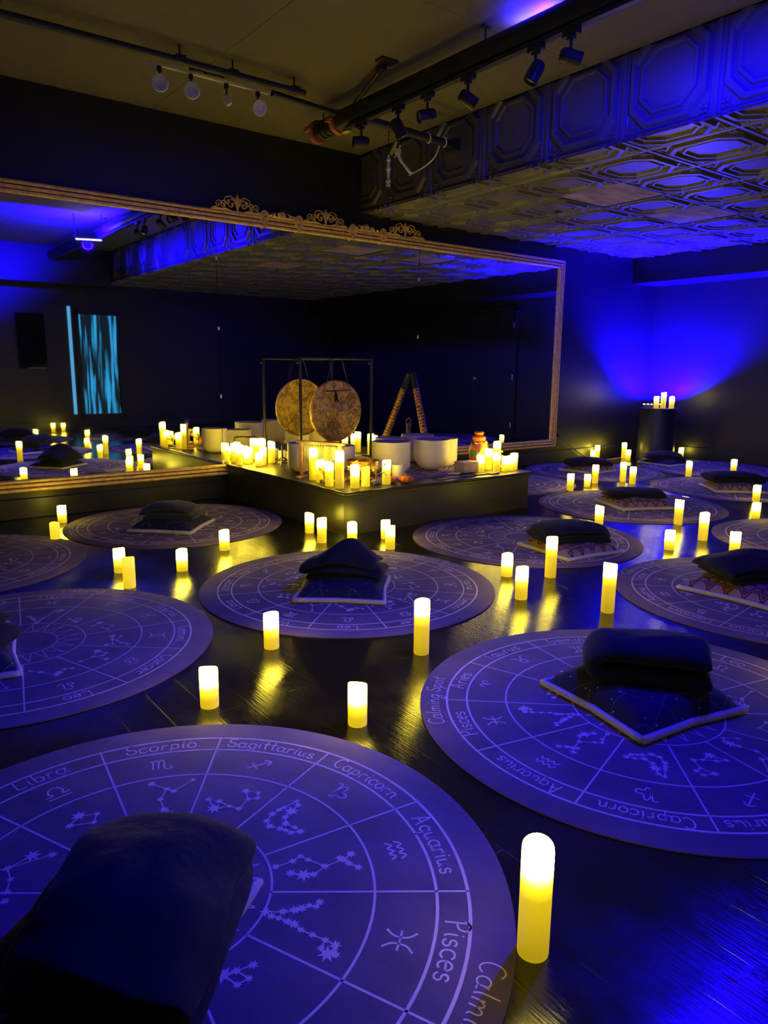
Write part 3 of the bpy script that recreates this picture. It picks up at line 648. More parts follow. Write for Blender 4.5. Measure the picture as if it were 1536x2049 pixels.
BL = [ # x, y, z, rot, w, d, layers, t, label, kw
(.36,1.225,.05,-40,.335,.43,4,.047,'big dark blanket heap nearest the viewer, bottom left',dict(seed=3,droop=.09,amp=.034,peak=.0)),
(2.045,3.0,.07,-43,.40,.30,3,.042,'dark blanket folded to a rounded peak on the middle mat',dict(seed=7,peak=.075,amp=.022,droop=.05,skew=.15)),
(2.175,1.30,.08,-52,.42,.25,2,.078,'navy blanket folded in a fat roll on the large right mat',dict(seed=11,amp=.010,droop=.02,flip=-1)),
(1.88,4.92,.075,-42,.38,.28,3,.038,'charcoal blanket on the mat left of the stage',dict(seed=13,amp=.014,droop=.045,material='velvet2')),
(3.66,2.87,.065,-25,.44,.33,4,.030,'dark blanket in flat layers on the mat in front of the stage corner',dict(seed=17,amp=.018,droop=.05)),
(5.36,3.56,.075,-38,.50,.30,2,.040,'dark blanket on the boho pillow right of the stage',dict(seed=19,amp=.014,droop=.03)),
(6.78,5.10,.065,-30,.50,.30,2,.050,'dark blanket on the mat by the mirror wall',dict(seed=23,amp=.014,droop=.05)),
(8.13,5.0,.055,-38,.44,.32,3,.036,'black blanket on the farthest mat in front of the pedestal',dict(seed=29,amp=.014,droop=.06)),
(6.93,3.50,.075,-40,.50,.34,3,.034,'navy blanket on the second mat from the far right',dict(seed=31,amp=.010,droop=.03)),
(3.74,1.74,.075,-30,.46,.36,3,.046,'black crumpled blanket at the right edge of the photo',dict(seed=37,amp=.024,droop=.05)),
(.315,3.04,.06,-40,.32,.27,3,.045,'dark blanket end at the left edge beside the sun circle',dict(seed=41,amp=.014,droop=.03)),
(2.30,-.5,.006,10,.46,.36,3,.06,'dark blanket on the left mat of the row seen only in the mirror',dict(seed=43,amp=.02,droop=.05)),
(3.95,-.2,.006,30,.46,.36,3,.05,'dark blanket on the mat by the lit curtain, seen only in the mirror',dict(seed=47,amp=.02,droop=.05))]
for x, y, z, r, w_, d, la, t_, lb, kw in BL: blanket((x, y, z), radians(r), w_, d, la, t_, lb, **kw)
# ------------------------------------------------------------------ candles
def candle_mesh(h, dim=False, seed=0):
    n = 24; r = .031; rnd = random.Random(seed); ph = rnd.random()*6
    levels = [0, .006, .3*h, .55*h, .75*h, h-.012, h-.003]
    rad = [r*.97, r, r, r, r, r, r*.96]
    vs = []; dep = []
    for z, q in zip(levels, rad):
        for i in range(n):
            a = 2*pi*i/n; wv = (sin(a+ph)*.0035+sin(2*a+ph*2)*.002) if z > h-.02 else 0
            vs.append((q*cos(a), q*sin(a), z+wv)); dep.append(h-z)
    for q, z in ((.84*r, h-.004), (.74*r, h-.012), (.1*r, h-.014)):
        for i in range(n):
            a = 2*pi*i/n; wv = sin(a+ph)*.003 if z > h-.01 else 0
            vs.append((q*cos(a), q*sin(a), z+wv)); dep.append(0)
    L_ = len(levels)+3
    fs = [(j*n+i, j*n+(i+1) % n, (j+1)*n+(i+1) % n, (j+1)*n+i) for j in range(L_-1) for i in range(n)]
    fs += [tuple(range(n))[::-1], tuple((L_-1)*n+i for i in range(n))]
    me = bpy.data.meshes.new('pillar_candle'); me.from_pydata(vs, [], fs); me.materials.append(M['candle_dim' if dim else 'candle'])
    at = me.attributes.new('depth', 'FLOAT', 'POINT'); at.data.foreach_set('value', dep)
    me.polygons.foreach_set('use_smooth', [True]*len(me.polygons)); me.set_sharp_from_angle(angle=radians(50)); me.update()
    return me
CM = {}; rc = random.Random(5)
def candle(x, y, z, h, label, group, dim=False):
    k = (round(h/.0125), dim)
    if k not in CM: CM[k] = candle_mesh(k[0]*.0125, dim, k[0])
    o = bpy.data.objects.new('pillar_candle', CM[k]); COL.objects.link(o); o.location = (x, y, z); o.rotation_euler = (0, 0, rc.random()*6)
    return tag(o, label, 'candle', group)
FG = 'flameless pillar candles on the floor'
FC = [
(.988,.798,.242,'tall lit candle nearest the viewer at lower right',0),
(1.25,1.763,.139,'short lit candle on the bare floor between the three nearest mats, centre front',0),
(.922,2.16,.14,'short lit candle left of centre, just behind the nearest mat',0),
(1.343,2.5,.144,'short lit candle at the lower left rim of the middle mat',0),
(1.799,2.096,.219,'tall lit candle at the lower right rim of the middle mat',0),
(2.842,1.967,.234,'tall lit candle left of the mat at the right edge',0),
(2.659,2.344,.164,'front candle of the trio right of the middle mat',0),
(2.903,2.67,.128,'short left candle of the trio right of the middle mat',0),
(3.086,2.517,.229,'tall candle of the trio right of the middle mat, against the boho pillow',0),
(1.153,3.66,.163,'dimly glowing front candle of the pair behind the left sun mat',1),
(1.204,3.974,.141,'bright rear candle of the pair behind the left sun mat',0),
(1.495,3.806,.128,'short lit candle alone between the left stage mat and the middle mat',0),
(1.891,4.104,.126,'short lit candle at the right rim of the left stage mat',0),
(1.288,5.531,.122,'lit candle at far left against the wall under the mirror',0),
(1.113,4.998,.115,'dim candle at far left between two mats, in front of the wall candle',1),
(2.578,4.215,.135,'leftmost candle at the foot of the stage corner',0),
(2.494,3.924,.157,'second candle at the foot of the stage corner, just left of the peaked blanket',0),
(2.578,3.699,.166,'candle behind the peaked blanket, below the stage corner',0),
(2.904,3.776,.122,'rear candle of the pair right of the stage corner foot',0),
(2.754,3.532,.156,'front candle of the pair right of the stage corner foot',0),
(4.461,2.195,.139,'short lit candle in front of the mat cut by the right edge',0),
(4.205,2.487,.127,'short lit candle left of the tall one in the gap at right',0),
(4.634,2.502,.19,'tall lit candle in the gap between three mats at right',0),
(4.967,2.884,.192,'tall lit candle at the right rim of the boho pillow mat beyond the stage',0),
(4.492,3.237,.14,'short lit candle at the near rim of the boho pillow mat beyond the stage',0),
(5.681,2.658,.125,'lower candle of the stacked looking pair at the right edge',0),
(6.413,3.012,.144,'upper candle of the stacked looking pair at the right edge',0),
(8.0,4.04,.165,'lit candle behind the navy blanket at far right',0),
(7.399,4.224,.168,'lit candle on the floor between the two far right mats',0),
(8.88,5.20,.132,'short lit candle against the far wall right of the pedestal',0),
(5.534,4.334,.166,'left candle of the trio on the mat edge just right of the stage',0),
(5.869,4.394,.128,'short middle candle of the trio just right of the stage',0),
(6.124,4.494,.187,'tall right candle of the trio just right of the stage',0),
(6.459,4.401,.206,'tall left candle of the pair in the middle of the far floor',0),
(6.399,4.246,.179,'shorter right candle of the pair in the middle of the far floor',0),
(8.075,5.448,.134,'short front candle of the pair left of the pedestal',0),
(8.238,5.624,.205,'tall rear candle of the pair left of the pedestal',0),
(7.86,5.76,.175,'taller candle against the mirror wall behind the far blanket',0),
(7.72,5.72,.122,'shorter candle against the mirror wall behind the far blanket',0),
(2.61,-.85,.125,'short candle on the left mat of the row seen only in the mirror',0),
(3.075,-1.72,.15,'left candle by the rear wall, seen only in the mirror',0),
(3.267,-1.84,.14,'right candle by the rear wall, seen only in the mirror',0),
(3.172,-.05,.15,'taller candle in front of the lit curtain, seen only in the mirror',0),
(2.86,1.05,.13,'candle mid floor in front of the lit curtain, seen only in the mirror',0)]
for x, y, h, lb, dm in FC: candle(x, y, 0, h, lb, FG, bool(dm))
SG = 'flameless pillar candles on the stage'
SC = [
(2.848,4.594,.235,'tall candle in front of the chime frame, leftmost of the front corner group',2),
(2.83,4.47,.165,'candle behind the small left gilt tree on the front corner',0),
(2.782,4.275,.175,'wide lit candle right of the small left gilt tree',0),
(2.787,4.153,.25,'tallest candle at the very front corner of the stage',0),
(2.93,4.37,.235,'tall candle half hidden behind the tallest corner candle',0),
(2.885,4.105,.15,'short front candle just right of the tallest corner candle',0),
(2.99,4.26,.14,'candle just behind the short front one at the stage corner',0),
(2.99,4.125,.135,'evenly yellow glowing candle left of the large gilt tree',1),
(3.171,4.119,.18,'bright candle between the large gilt tree and the orange pumpkins',0),
(4.20,4.20,.14,'candle touching the printed card box, front of the right group',0),
(4.37,4.28,.18,'left rear candle of the right end group',0),
(4.306,4.124,.16,'second front candle of the right end group',0),
(4.52,4.33,.225,'tallest candle of the right end group, at its back',0),
(4.40,4.115,.13,'third front candle of the right end group',0),
(4.475,4.12,.13,'fourth front candle of the right end group',0),
(4.545,4.155,.135,'outermost right candle on the stage edge',0),
(2.775,5.673,.16,'front left candle of the left group by the mirror',0),
(2.82,5.76,.165,'rear candle of the left group, touching the mirror',0),
(2.87,5.71,.115,'short candle inside the left group by the mirror',0),
(2.92,5.77,.14,'candle at the right rear of the left group by the mirror',0),
(3.05,5.77,.20,'tall candle against the mirror left of the gong stand post',0),
(2.873,5.50,.115,'short front candle of the right hand trio in the left group',0),
(2.945,5.56,.155,'middle candle of the right hand trio in the left group',0),
(3.07,5.64,.19,'tall rear candle of the right hand trio in the left group',0),
(4.13,5.56,.165,'candle behind the bowls just right of the gong',0),
(4.19,5.70,.20,'taller candle beside the gong stand post, behind the bowls',0),
(4.28,5.50,.15,'candle rising behind the largest bowl, left of the bottle',0),
(4.36,5.40,.155,'candle rising behind the bowl rim beside the bottle',0)]
for x, y, h, lb, dm in SC: candle(x, y, SZ+(0 if hypot(x-3.66, y-4.9) > R_+.03 else TM+.001), h, lb, SG, dm == 1)
# ------------------------------------------------------------------ pedestal in the corner
PX, PY, PZ = 8.56, 5.38, .655
t = thing('pedestal', (PX, PY, 0), 'black round pedestal in the corner carrying three candles and a blue light', 'pedestal')
b = MB(); b.lathe([(.24, 0), (.235, .02), (.215, PZ-.02), (.215, PZ-.012)], 36); b.build('column', 'black', t)
b = MB(); b.lathe([(.225, PZ-.012), (.232, PZ-.008), (.232, PZ-.002), (.228, PZ)], 36); b.build('top_plate', 'black', t)
for x, y, h, lb in ((8.44, 5.34, .145, 'left candle of three on the corner pedestal'), (8.50, 5.28, .195, 'tallest candle in the middle of the corner pedestal'), (8.56, 5.20, .15, 'right candle of three on the corner pedestal')):
    candle(x, y, PZ, h, lb, 'flameless pillar candles on the pedestal')
t = thing('led_wash_bar', (8.57, 5.46, PZ), 'small blue light bar lying on the back of the corner pedestal', 'light', rz=radians(-42))
b = MB(); b.box(-.15, .15, -.025, .025, 0, .04); b.build('housing', 'black', t, smooth=False, bevel=.005)
b = MB()
for k in range(6): b.lathe([(.014, .04), (.014, .044), (.006, .046)], 12, (-.12+.048*k, 0, 0))
b.build('led_lens', 'lens', t)
# ------------------------------------------------------------------ hanging blue wash bar
t = thing('led_wash_bar', (BAR[0], BAR[1], BAR[2]), 'bright blue ceiling wash bar seen glowing in the mirror', 'light', rz=radians(20))
b = MB(); b.box(-.16, .16, -.035, .035, -.07, -.035); b.build('housing', 'black', t, smooth=False, bevel=.006)
b = MB(); b.box(-.15, .15, -.028, .028, -.035, -.024); b.build('led_lens', 'lens', t, smooth=False, bevel=.003)
for s_ in (-1, 1): b = MB(); b.cyl((s_*.165, 0, -.05), (s_*.165, 0, .29), .005); b.build('bracket', 'black', t)
t = thing('led_wash_bar', UPB, 'dark light bar tucked behind the big pipe, washing the ceiling blue', 'light')
b = MB(); b.box(-.022, .022, -.16, .16, -.01, .028); b.build('housing', 'black', t, smooth=False, bevel=.004)
b = MB(); b.box(-.016, .016, -.15, .15, .028, .032); b.build('led_lens', 'lens', t, smooth=False)
for y in (-.12, .12): b = MB(); b.cyl((.0, y, .03), (0, y, .085), .004); b.build('bracket', 'black', t)
# ------------------------------------------------------------------ singing bowls
def sbowl(x, y, D, H_, label, mt='bowl', round_=.35, group='frosted crystal singing bowls', zz=None):
    r = D/2; th = .007; pr = []
    c = r*round_*1.4; c = min(c, H_*.55)
    nb = 9
    out = [(.02, 0)]+[(r-c+c*sin(pi/2*k/nb), c-c*cos(pi/2*k/nb)) for k in range(nb+1)]+[(r, H_*.8), (r*1.005, H_-.003), (r, H_)]
    inn = [(r-th, H_), (r-th, H_*.7)]+[(max(.003, r-th-c+c*sin(pi/2*(nb-k)/nb)), th+c-c*cos(pi/2*(nb-k)/nb)) for k in range(nb+1)]+[(.002, th)]
    b = MB(); b.lathe(out+inn, 48); o = b.build('singing_bowl', mt, None, angle=50)
    if zz is None: zz = SZ+TM+.001
    o.location = (x, y, zz); return tag(o, label, 'bowl', group)
sbowl(3.93, 4.50, .29, .25, 'round bottomed white crystal bowl at front right of the bowl group', round_=.6)
sbowl(4.18, 4.66, .275, .235, 'white crystal bowl right behind the front right one, beside the patchwork jar')
sbowl(4.18, 4.98, .29, .24, 'rearmost white crystal bowl, its rim showing over the right pair')
sbowl(3.575, 4.585, .31, .245, 'largest straight sided white crystal bowl behind the white cup', round_=.25)
sbowl(3.895, 5.02, .25, .225, 'white crystal bowl peeking out behind the largest bowl')
sbowl(3.29, 4.90, .25, .20, 'white crystal bowl behind the bronze bowl')
sbowl(2.99, 4.98, .24, .23, 'white crystal bowl at the left behind the chime frame')
sbowl(3.27, 5.655, .07, .085, 'small white cup bowl nearer the viewer left of the chimes', group='small white cup bowls', zz=SZ)
sbowl(3.235, 5.745, .07, .085, 'small white cup bowl behind its twin, against the mirror', group='small white cup bowls', zz=SZ)
sbowl(3.235, 4.50, .25, .125, 'hammered bronze bowl among the front corner candles', 'bronze', .55, group=None)
b = MB(); b.lathe([(.045, 0), (.048, .004), (.048, .112), (.044, .114), (.044, .01), (.002, .01)], 36)
o = b.build('white_cup', 'white'); o.location = (3.36, 4.22, SZ+TM+.001); tag(o, 'plain white cylinder cup behind the orange pumpkins', 'cup')
# ------------------------------------------------------------------ pumpkins
def pumpkin(x, y, r, label, seed):
    t = thing('mini_pumpkin', (x, y, SZ), label, 'pumpkin', 'mini pumpkins on the stage edge', seed)
    n = 40; b = MB(); prof = []
    vs = []; K = 10
    for j in range(1, K):
        ph = pi*j/K
        for i in range(n):
            a = 2*pi*i/n; q = 1-.10*abs(cos(a*4))**6 ; rr = r*sin(ph)*q*(1.0)
            vs.append((rr*cos(a), rr*sin(a), r*.62-r*.62*cos(ph)*(1-.25*(sin(ph) < .5 and ph > 1.5))))
    fs = [(j*n+i, j*n+(i+1) % n, (j+1)*n+(i+1) % n, (j+1)*n+i) for j in range(K-2) for i in range(n)]+[tuple(range(n))[::-1], tuple((K-2)*n+i for i in range(n))]
    b.add(vs, fs); pf = b.build('pumpkin_flesh', 'orange', t, angle=0)
    b = MB(); b.tube([(0, 0, r*1.0), (.002, 0, r*1.2), (.008, .003, r*1.5)], [.007, .005, .004], 7); b.build('stem', 'stem', pf)
pumpkin(3.237, 4.125, .042, 'smaller orange pumpkin beside the bright candle', 1.0)
pumpkin(3.315, 4.065, .052, 'larger orange pumpkin at the right of the pair', 2.3)
# ------------------------------------------------------------------ gilt trees on rocks
def gtree(x, y, h, label, seed, mt='leaf'):
    rnd = random.Random(seed)
    t = thing('gem_tree', (x, y, SZ+(TM+.001 if hypot(x-3.66, y-4.9) < R_ else 0)), label, 'ornament', 'little wire trees on rocks')
    b = MB()
    for k in range(9):
        a = rnd.random()*6.28; q = rnd.uniform(.0, .03); b.ball((q*cos(a), q*sin(a), .018+rnd.uniform(-.004, .008)), rnd.uniform(.014, .02), 8, (1, rnd.uniform(.7, 1), rnd.uniform(.6, 1)))
    b.build('rock_base', 'rock', t, smooth=False)
    tr = MB(); lf = MB(); top = Vector((0, 0, h*.5)); tr.tube([(0, 0, .02), (.004, .003, h*.3), tuple(top)], [.005, .004, .004], 6)
    for k in range(11):
        a = rnd.random()*6.28; e = rnd.uniform(.2, 1.3); L_ = h*rnd.uniform(.28, .5)
        st = Vector((0, 0, h*rnd.uniform(.35, .55))); en = st+Vector((cos(a)*cos(e), sin(a)*cos(e), sin(e)))*L_; mid = (st+en)/2+Vector((0, 0, .01))
        tr.tube([st, mid, en], [.003, .0022, .0015], 5)
        for q in range(7):
            c = mid.lerp(en, rnd.random()*1.1)+Vector([rnd.uniform(-.011, .011) for _ in range(3)])
            lf.ball(c, rnd.uniform(.0045, .008), 6, (1, 1, .7))
    tk = tr.build('trunk', 'stem', t); o = lf.build('leaves', mt, tk)
gtree(2.80, 4.375, .155, 'small gilt wire tree on a rock at the left of the front candles', 3)
gtree(3.085, 4.13, .20, 'larger gilt wire tree on a rock left of the pumpkins', 5)
gtree(3.075, 4.39, .155, 'gilt wire tree between corner candles in front of the bronze bowl', 8)
gtree(4.47, 4.25, .15, 'gilt wire tree behind the right end candle group', 12)
b = MB(); rnd = random.Random(2)
for k in range(70): b.ball((rnd.gauss(0, .05), rnd.gauss(0, .03), .008+rnd.random()*.02), rnd.uniform(.006, .012), 6, (1, 1, .5))
o = b.build('dried_petals', 'redleaf'); o.location = (3.10, 4.33, SZ); tag(o, 'heap of dark red dried petals around the bronze bowl', 'petals', kind='stuff')
# ------------------------------------------------------------------ chime frame
ca = atan2(-.92, .39); t = thing('bar_chime', (2.89, 4.56, SZ), 'wooden framed row of hanging brass chime bars', 'chimes', rz=ca)
HW = .172; H_ = .285
for s_ in (-1, 1):
    b = MB(); b.box(s_*HW-.012, s_*HW+.012, -.009, .009, .018, H_-.02); b.build('post', 'wood', t, smooth=False, bevel=.003)
    b = MB(); b.box(s_*HW-.018, s_*HW+.018, -.06, .06, 0, .018); b.build('foot', 'wood', t, smooth=False, bevel=.004)
b = MB(); b.box(-HW-.04, HW+.04, -.016, .016, H_-.02, H_); b.build('top_bar', 'wood', t, smooth=False, bevel=.003)
for k in range(22):
    x = -HW+.024+k*(2*HW-.048)/21; L_ = .205-.0055*k; b = MB(); b.cyl((x, 0, H_-.032-L_), (x, 0, H_-.032), .0042, n=10); b.cyl((x, 0, H_-.034), (x, 0, H_-.018), .0008, n=4); b.build('chime_bar', 'brass', t)
# ------------------------------------------------------------------ gong and stand
GX0, GX1, GY, GT = 3.275, 4.03, 5.48, 1.195
t = thing('gong_stand', ((GX0+GX1)/2, GY, SZ+TM+.001), 'thin black metal goalpost stand holding the gong in front of the mirror', 'stand'); o_ = tuple(t.location)
for x in (GX0, GX1):
    b = MB(); b.cyl((x-o_[0], 0, 0), (x-o_[0], 0, GT-SZ), .013); po = b.build('post', 'black', t)
    b = MB(); b.box(x-o_[0]-.016, x-o_[0]+.016, -.12, .12, 0, .014); b.build('foot', 'black', t, smooth=False, bevel=.003)
    b = MB(); b.ball((x-o_[0]-.02, 0, GT-SZ-.035), .017, 10); b.cyl((x-o_[0]-.04, 0, GT-SZ-.035), (x-o_[0]+.02, 0, GT-SZ-.035), .006); b.build('clamp_knob', 'black', po)
b = MB(); b.cyl((GX0-o_[0]-.02, 0, GT-SZ), (GX1-o_[0]+.02, 0, GT-SZ), .009); b.build('crossbar', 'black', t)
GC = (3.655, .742); GR = .272
t = thing('gong', (GC[0], GY, GC[1]), 'round hammered bronze gong hanging in front of the mirror', 'gong')
b = MB(); Rm = Matrix.Rotation(radians(90), 3, 'X')
b.lathe([(.002, .020), (.045, .020), (.055, .014), (.070, .008), (GR-.02, 0), (GR-.006, -.004), (GR, -.014), (GR, -.035), (GR-.004, -.035), (GR-.01, -.010), (.07, .002), (.002, .012)], 64, M_=Rm)
b.build('gong_disc', 'gong', t, angle=50)
b = MB()
for s_ in (-1, 1): b.tube([(s_*.115, -.0, GR*.88), (s_*.075, .0, .38), (s_*.05, 0, GT-GC[1]-.004)], .0045, 6)
b.build('hanging_straps', 'black', t)
t = thing('mallet_holder', (3.62, GY-.075, 1.185), 'black T shaped bar with a dark tassel hanging in front of the gong', 'holder')
b = MB(); b.cyl((-.13, 0, -.265), (.13, 0, -.255), .006); b.build('bar', 'black', t)
b = MB(); b.ball((-.045, 0, -.262), .013, 10); b.cyl((-.045, 0, -.262), (-.045, .045, 0), .003); b.tube([(-.045,.045,0),(-.045,.065,.012),(-.045,.085,0.01)], .004, 6); b.build('hook', 'black', t)
b = MB(); rnd = random.Random(9)
for k in range(26): b.tube([(-.03+rnd.uniform(-.008, .008), 0, -.262), (-.03+rnd.uniform(-.014, .014), rnd.uniform(-.012, .012), -.31), (-.02+rnd.uniform(-.02, .02), rnd.uniform(-.015, .015), -.345-rnd.random()*.02)], .003, 5)
b.build('tassel', 'velvet', t)
# ------------------------------------------------------------------ didgeridoo
bt = Vector((4.50, 5.22, SZ+.0)); tp = Vector((4.79, 5.745, 1.07))
bt = Vector((4.665, 5.30, .012)); tp = Vector((4.775, 5.775, 1.07)); d = tp-bt
q_ = d.to_track_quat('Z', 'Y'); b = MB(); L_ = d.length
b.lathe([(.033, 0), (.040, .004), (.039, .05), (.036, .3), (.033, .7), (.030, L_-.175), (.0325, L_-.17), (.030, L_-.165), (.028, L_-.02), (.030, L_), (.018, L_), (.018, L_-.05), (.001, L_-.05)], 28)
o = b.build('didgeridoo', 'didge', angle=60); o.location = bt; o.rotation_euler = q_.to_euler(); tag(o, 'tall painted didgeridoo leaning against the mirror', 'didgeridoo')
# ------------------------------------------------------------------ bottle shaped rattle, jar, box, cards
t = thing('carved_rattle', (4.245, 5.19, SZ+TM+.001), 'carved bottle shaped rattle with a cord loop behind the bowls', 'rattle')
b = MB(); b.lathe([(.04, 0), (.058, .012), (.060, .06), (.054, .12), (.040, .17), (.025, .20), (.020, .24), (.019, .31), (.022, .325), (.012, .33)], 24); bd = b.build('body', 'blackwood', t)
b = MB(); b.tube([(.030*cos(a*pi/8), .0, .325+.045*sin(a*pi/8)) for a in range(-2, 11)], .004, 6); b.build('cord_loop', 'stem', bd)
t = thing('patchwork_jar', (4.42, 4.46, SZ), 'glass jar of colourful autumn leaves with an orange cloth lid', 'jar')
t.location = (4.44, 4.47, SZ)
b = MB(); b.lathe([(.066, 0), (.078, .01), (.083, .06), (.082, .16), (.070, .20), (.052, .215), (.050, .225)], 32); jb = b.build('jar_body', 'patch', t)
b = MB(); b.lathe([(.054, .222), (.058, .228), (.056, .245), (.060, .25), (.050, .262), (.030, .268), (.01, .262)], 20); b.lathe([(.03, .262), (.045, .29), (.035, .30), (.01, .296)], 9); b.build('cloth_lid', 'orange', t)
b = MB(); b.box(-.045, .045, -.003, .003, -.045, .045); o = b.build('card_tag', 'tagy', jb, smooth=False); o.location = (-.02, -.086, .12); o.rotation_euler = (.15, .5, -.3)
b = MB(); rnd = random.Random(6)
for k in range(14):
    a = -1.8+rnd.uniform(-.9, .9)*1.2; b.ball((.07*cos(a)*rnd.uniform(.8, 1.1), .07*sin(a)*rnd.uniform(.8, 1.1), .205+rnd.uniform(-.01, .015)), .010, 8, (1, 1, .5))
b.build('leaf_garland', 'leaf', t)
t = thing('card_box', (4.075, 4.235, SZ+TM+.001), 'small printed card box beside the right candle group', 'box', rz=radians(2))
b = MB(); b.box(-.085, .085, -.055, .055, 0, .078); b.m = [0, 0, 0, 0, 0, 1]; b.build('carton', ['card', 'cardlilac'], t, smooth=False, bevel=.002)
b = MB(); b.box(-.088, .088, -.058, .058, .078, .084); b.build('lid', 'card', t, smooth=False, bevel=.002)
rnd = random.Random(12)
CL = ['dark leaflet at the left end of the papers on the stage edge', 'pale leaflet in front of the round bottomed bowl', 'black booklet in the middle of the papers on the stage edge',
      'yellowish leaflet lying near the card box', 'black booklet in front of the card box', 'thin kraft leaflet in front of the right candles']
for k, (x, y, rz, mt) in enumerate([(3.66, 4.07, .2, 'cardblack'), (3.80, 4.09, -.3, 'cardlilac'), (3.93, 4.07, .1, 'cardblack'), (3.90, 4.19, .5, 'tagy'), (4.08, 4.09, -.1, 'cardblack'), (4.20, 4.07, .25, 'card')]):
    b = MB(); b.box(-.055, .055, -.038, .038, 0, .004+.001*k); o = b.build('leaflet', mt, smooth=False, bevel=.0008); o.location = (x, y, SZ+.0066 if hypot(x-3.66, y-4.9) < .8 else SZ+.0004); o.rotation_euler = (0, 0, rz); tag(o, CL[k], 'leaflet', 'papers on the stage edge')
# ------------------------------------------------------------------ microphone stand and rolled cloth
t = thing('desk_microphone_stand', (3.02, 5.36, SZ+TM+.001), 'small folding microphone stand on the stage, left of the chimes', 'microphone stand')
b = MB()
b.cyl((0, 0, .07), (.0, 0, .17), .007); b.build('shaft', 'black', t)
for a in (-2.2, -.2, 1.9):
    b = MB(); b.tube([(0, 0, .075), (.05*cos(a), .05*sin(a), .045), (.10*cos(a), .10*sin(a), .006)], [.006, .005, .006], 7); b.build('leg', 'black', t)
b = MB(); b.tube([(0, 0, .17), (.07, .02, .175), (.16, .06, .165)], [.007, .006, .009], 8); b.ball((.17, .064, .164), .016, 10); b.build('boom', 'black', t)
b = MB(); b.box(-.018, .018, -.014, .014, 0, .024); b.build('battery_pack', 'white', t, smooth=False, loc=(.00, -.14, 0), bevel=.003)
t2 = b = MB(); b.tube([(.055*cos(a)*(1+.04*sin(3*a)), .055*sin(a), .006+.003*(a/3)) for a in [k*.35 for k in range(54)]], .0035, 6)
o = b.build('coiled_cable', 'brass'); o.location = (3.13, 5.52, SZ); tag(o, 'coiled gold coloured cable behind the microphone stand', 'cable')
b = MB(); b.lathe([(.001, -.10), (.026, -.10), (.032, -.08), (.033, 0), (.032, .08), (.026, .10), (.001, .10)], 20, M_=Matrix.Rotation(pi/2, 3, 'Y'))
o = b.build('rolled_cloth', 'navy'); o.location = (3.42, 5.44, SZ+TM+.034); o.rotation_euler = (0, 0, -.15); tag(o, 'rolled navy cloth on the stage below the gong', 'cloth')
# ------------------------------------------------------------------ ceiling pipes and track lights
t = thing('ceiling_pipe', (3.22, 2.5, 2.88), 'large black ceiling pipe with orange grooved couplings at its end', 'pipe')
b = MB(); b.cyl((.0, -4.5, 0), (0, 2.25, 0), .073, n=28); b.build('pipe_run', 'blackpipe', t)
b = MB(); b.cyl((0, 2.25, 0), (0, 2.62, 0), .058, n=24); 
for y in (2.36, 2.42, 2.48): b.cyl((0, y, 0), (0, y+.03, 0), .066, n=24)
b.build('end_section', 'blackpipe', t)
for y in (2.27, 2.56):
    b = MB(); b.cyl((0, y, 0), (0, y+.045, 0), .082, n=24)
    for s_ in (-1, 1): b.box(s_*.095-.018, s_*.095+.018, y+.005, y+.04, -.016, .016); b.cyl((s_*.095, y-.02, 0), (s_*.095, y+.065, 0), .008, n=8)
    b.build('coupling', 'copper', t, bevel=.003)
for y in (-1.2, .8, 2.50):
    b = MB(); b.cyl((0, y, .05), (0, y, .15), .006, n=8); b.box(-.03, .03, y-.02, y+.02, .143, .15); b.build('hanger_rod', 'black', t)
b = MB(); b.box(-.018, .018, 2.16, 2.23, -.088, -.084); b.tube([(0, 2.26, -.085), (-.01, 2.2, -.09), (0, 2.16, -.086)], .004, 6); b.build('yellow_tag', 'tagy', t, smooth=False)
t = thing('pipe_brace', (3.20, 4.42, 2.93), 'black diagonal brace from the pipe end up to the ceiling', 'brace')
b = MB(); b.cyl((-.03, .1, 0), (-.13, -.32, .06), .014); b.build('strut', 'blackpipe', t)
b = MB(); b.box(-.20, -.07, -.44, -.36, .085, .10); b.box(-.15, -.115, -.38, -.30, .05, .09); b.build('ceiling_foot', 'black', t, smooth=False, bevel=.004)
t = thing('branch_pipe', (1.0, 4.66, 2.94), 'thin dark pipe running along the ceiling from the left to the big pipe', 'pipe', 'thin ceiling pipes')
b = MB(); b.cyl((-3.55, .03, 0), (1.82, -.05, 0), .022); b.build('pipe_run', 'blackpipe', t)
b = MB(); b.cyl((1.62, .04, -.015), (2.26, .08, -.03), .021); b.build('end_section', 'blackpipe', t)
for x in (-1.5, -.2, .95, 1.30, 1.75):
    b = MB(); b.cyl((x, -.03, 0), (x, -.03, .10), .006, n=8); b.box(x-.03, x+.03, -.06, 0, -.012, .030); b.build('hanger', 'black', t, smooth=False)
t = thing('branch_pipe', (3.30, 4.50, 2.80), 'short thin dark pipe wrapped with white cord, right of the big pipe', 'pipe', 'thin ceiling pipes')
b = MB(); b.cyl((-.10, -.05, .02), (.84, .02, .02), .028); b.build('pipe_run', 'blackpipe', t)
b = MB(); b.box(.76, .83, -.03, .07, -.02, .06); b.build('end_bracket', 'black', t, smooth=False)
for x in (.25, .50, .66):
    b = MB(); b.tube([(x+.03*k/8, .034*cos(k*pi/6)+.0, .02+.034*sin(k*pi/6)) for k in range(3, 16)], .005, 6); b.build('cord_wrap', 'whitecord', t)
def hangcord(name, pts, r, label):
    t = thing(name, pts[0], label, 'cord', 'white cords hanging by the pipe')
    p0 = Vector(pts[0]); b = MB(); b.tube([Vector(p)-p0 for p in cat_rom(pts, 4)], r, 8); b.build('cord_run', 'whitecord', t); return t, p0
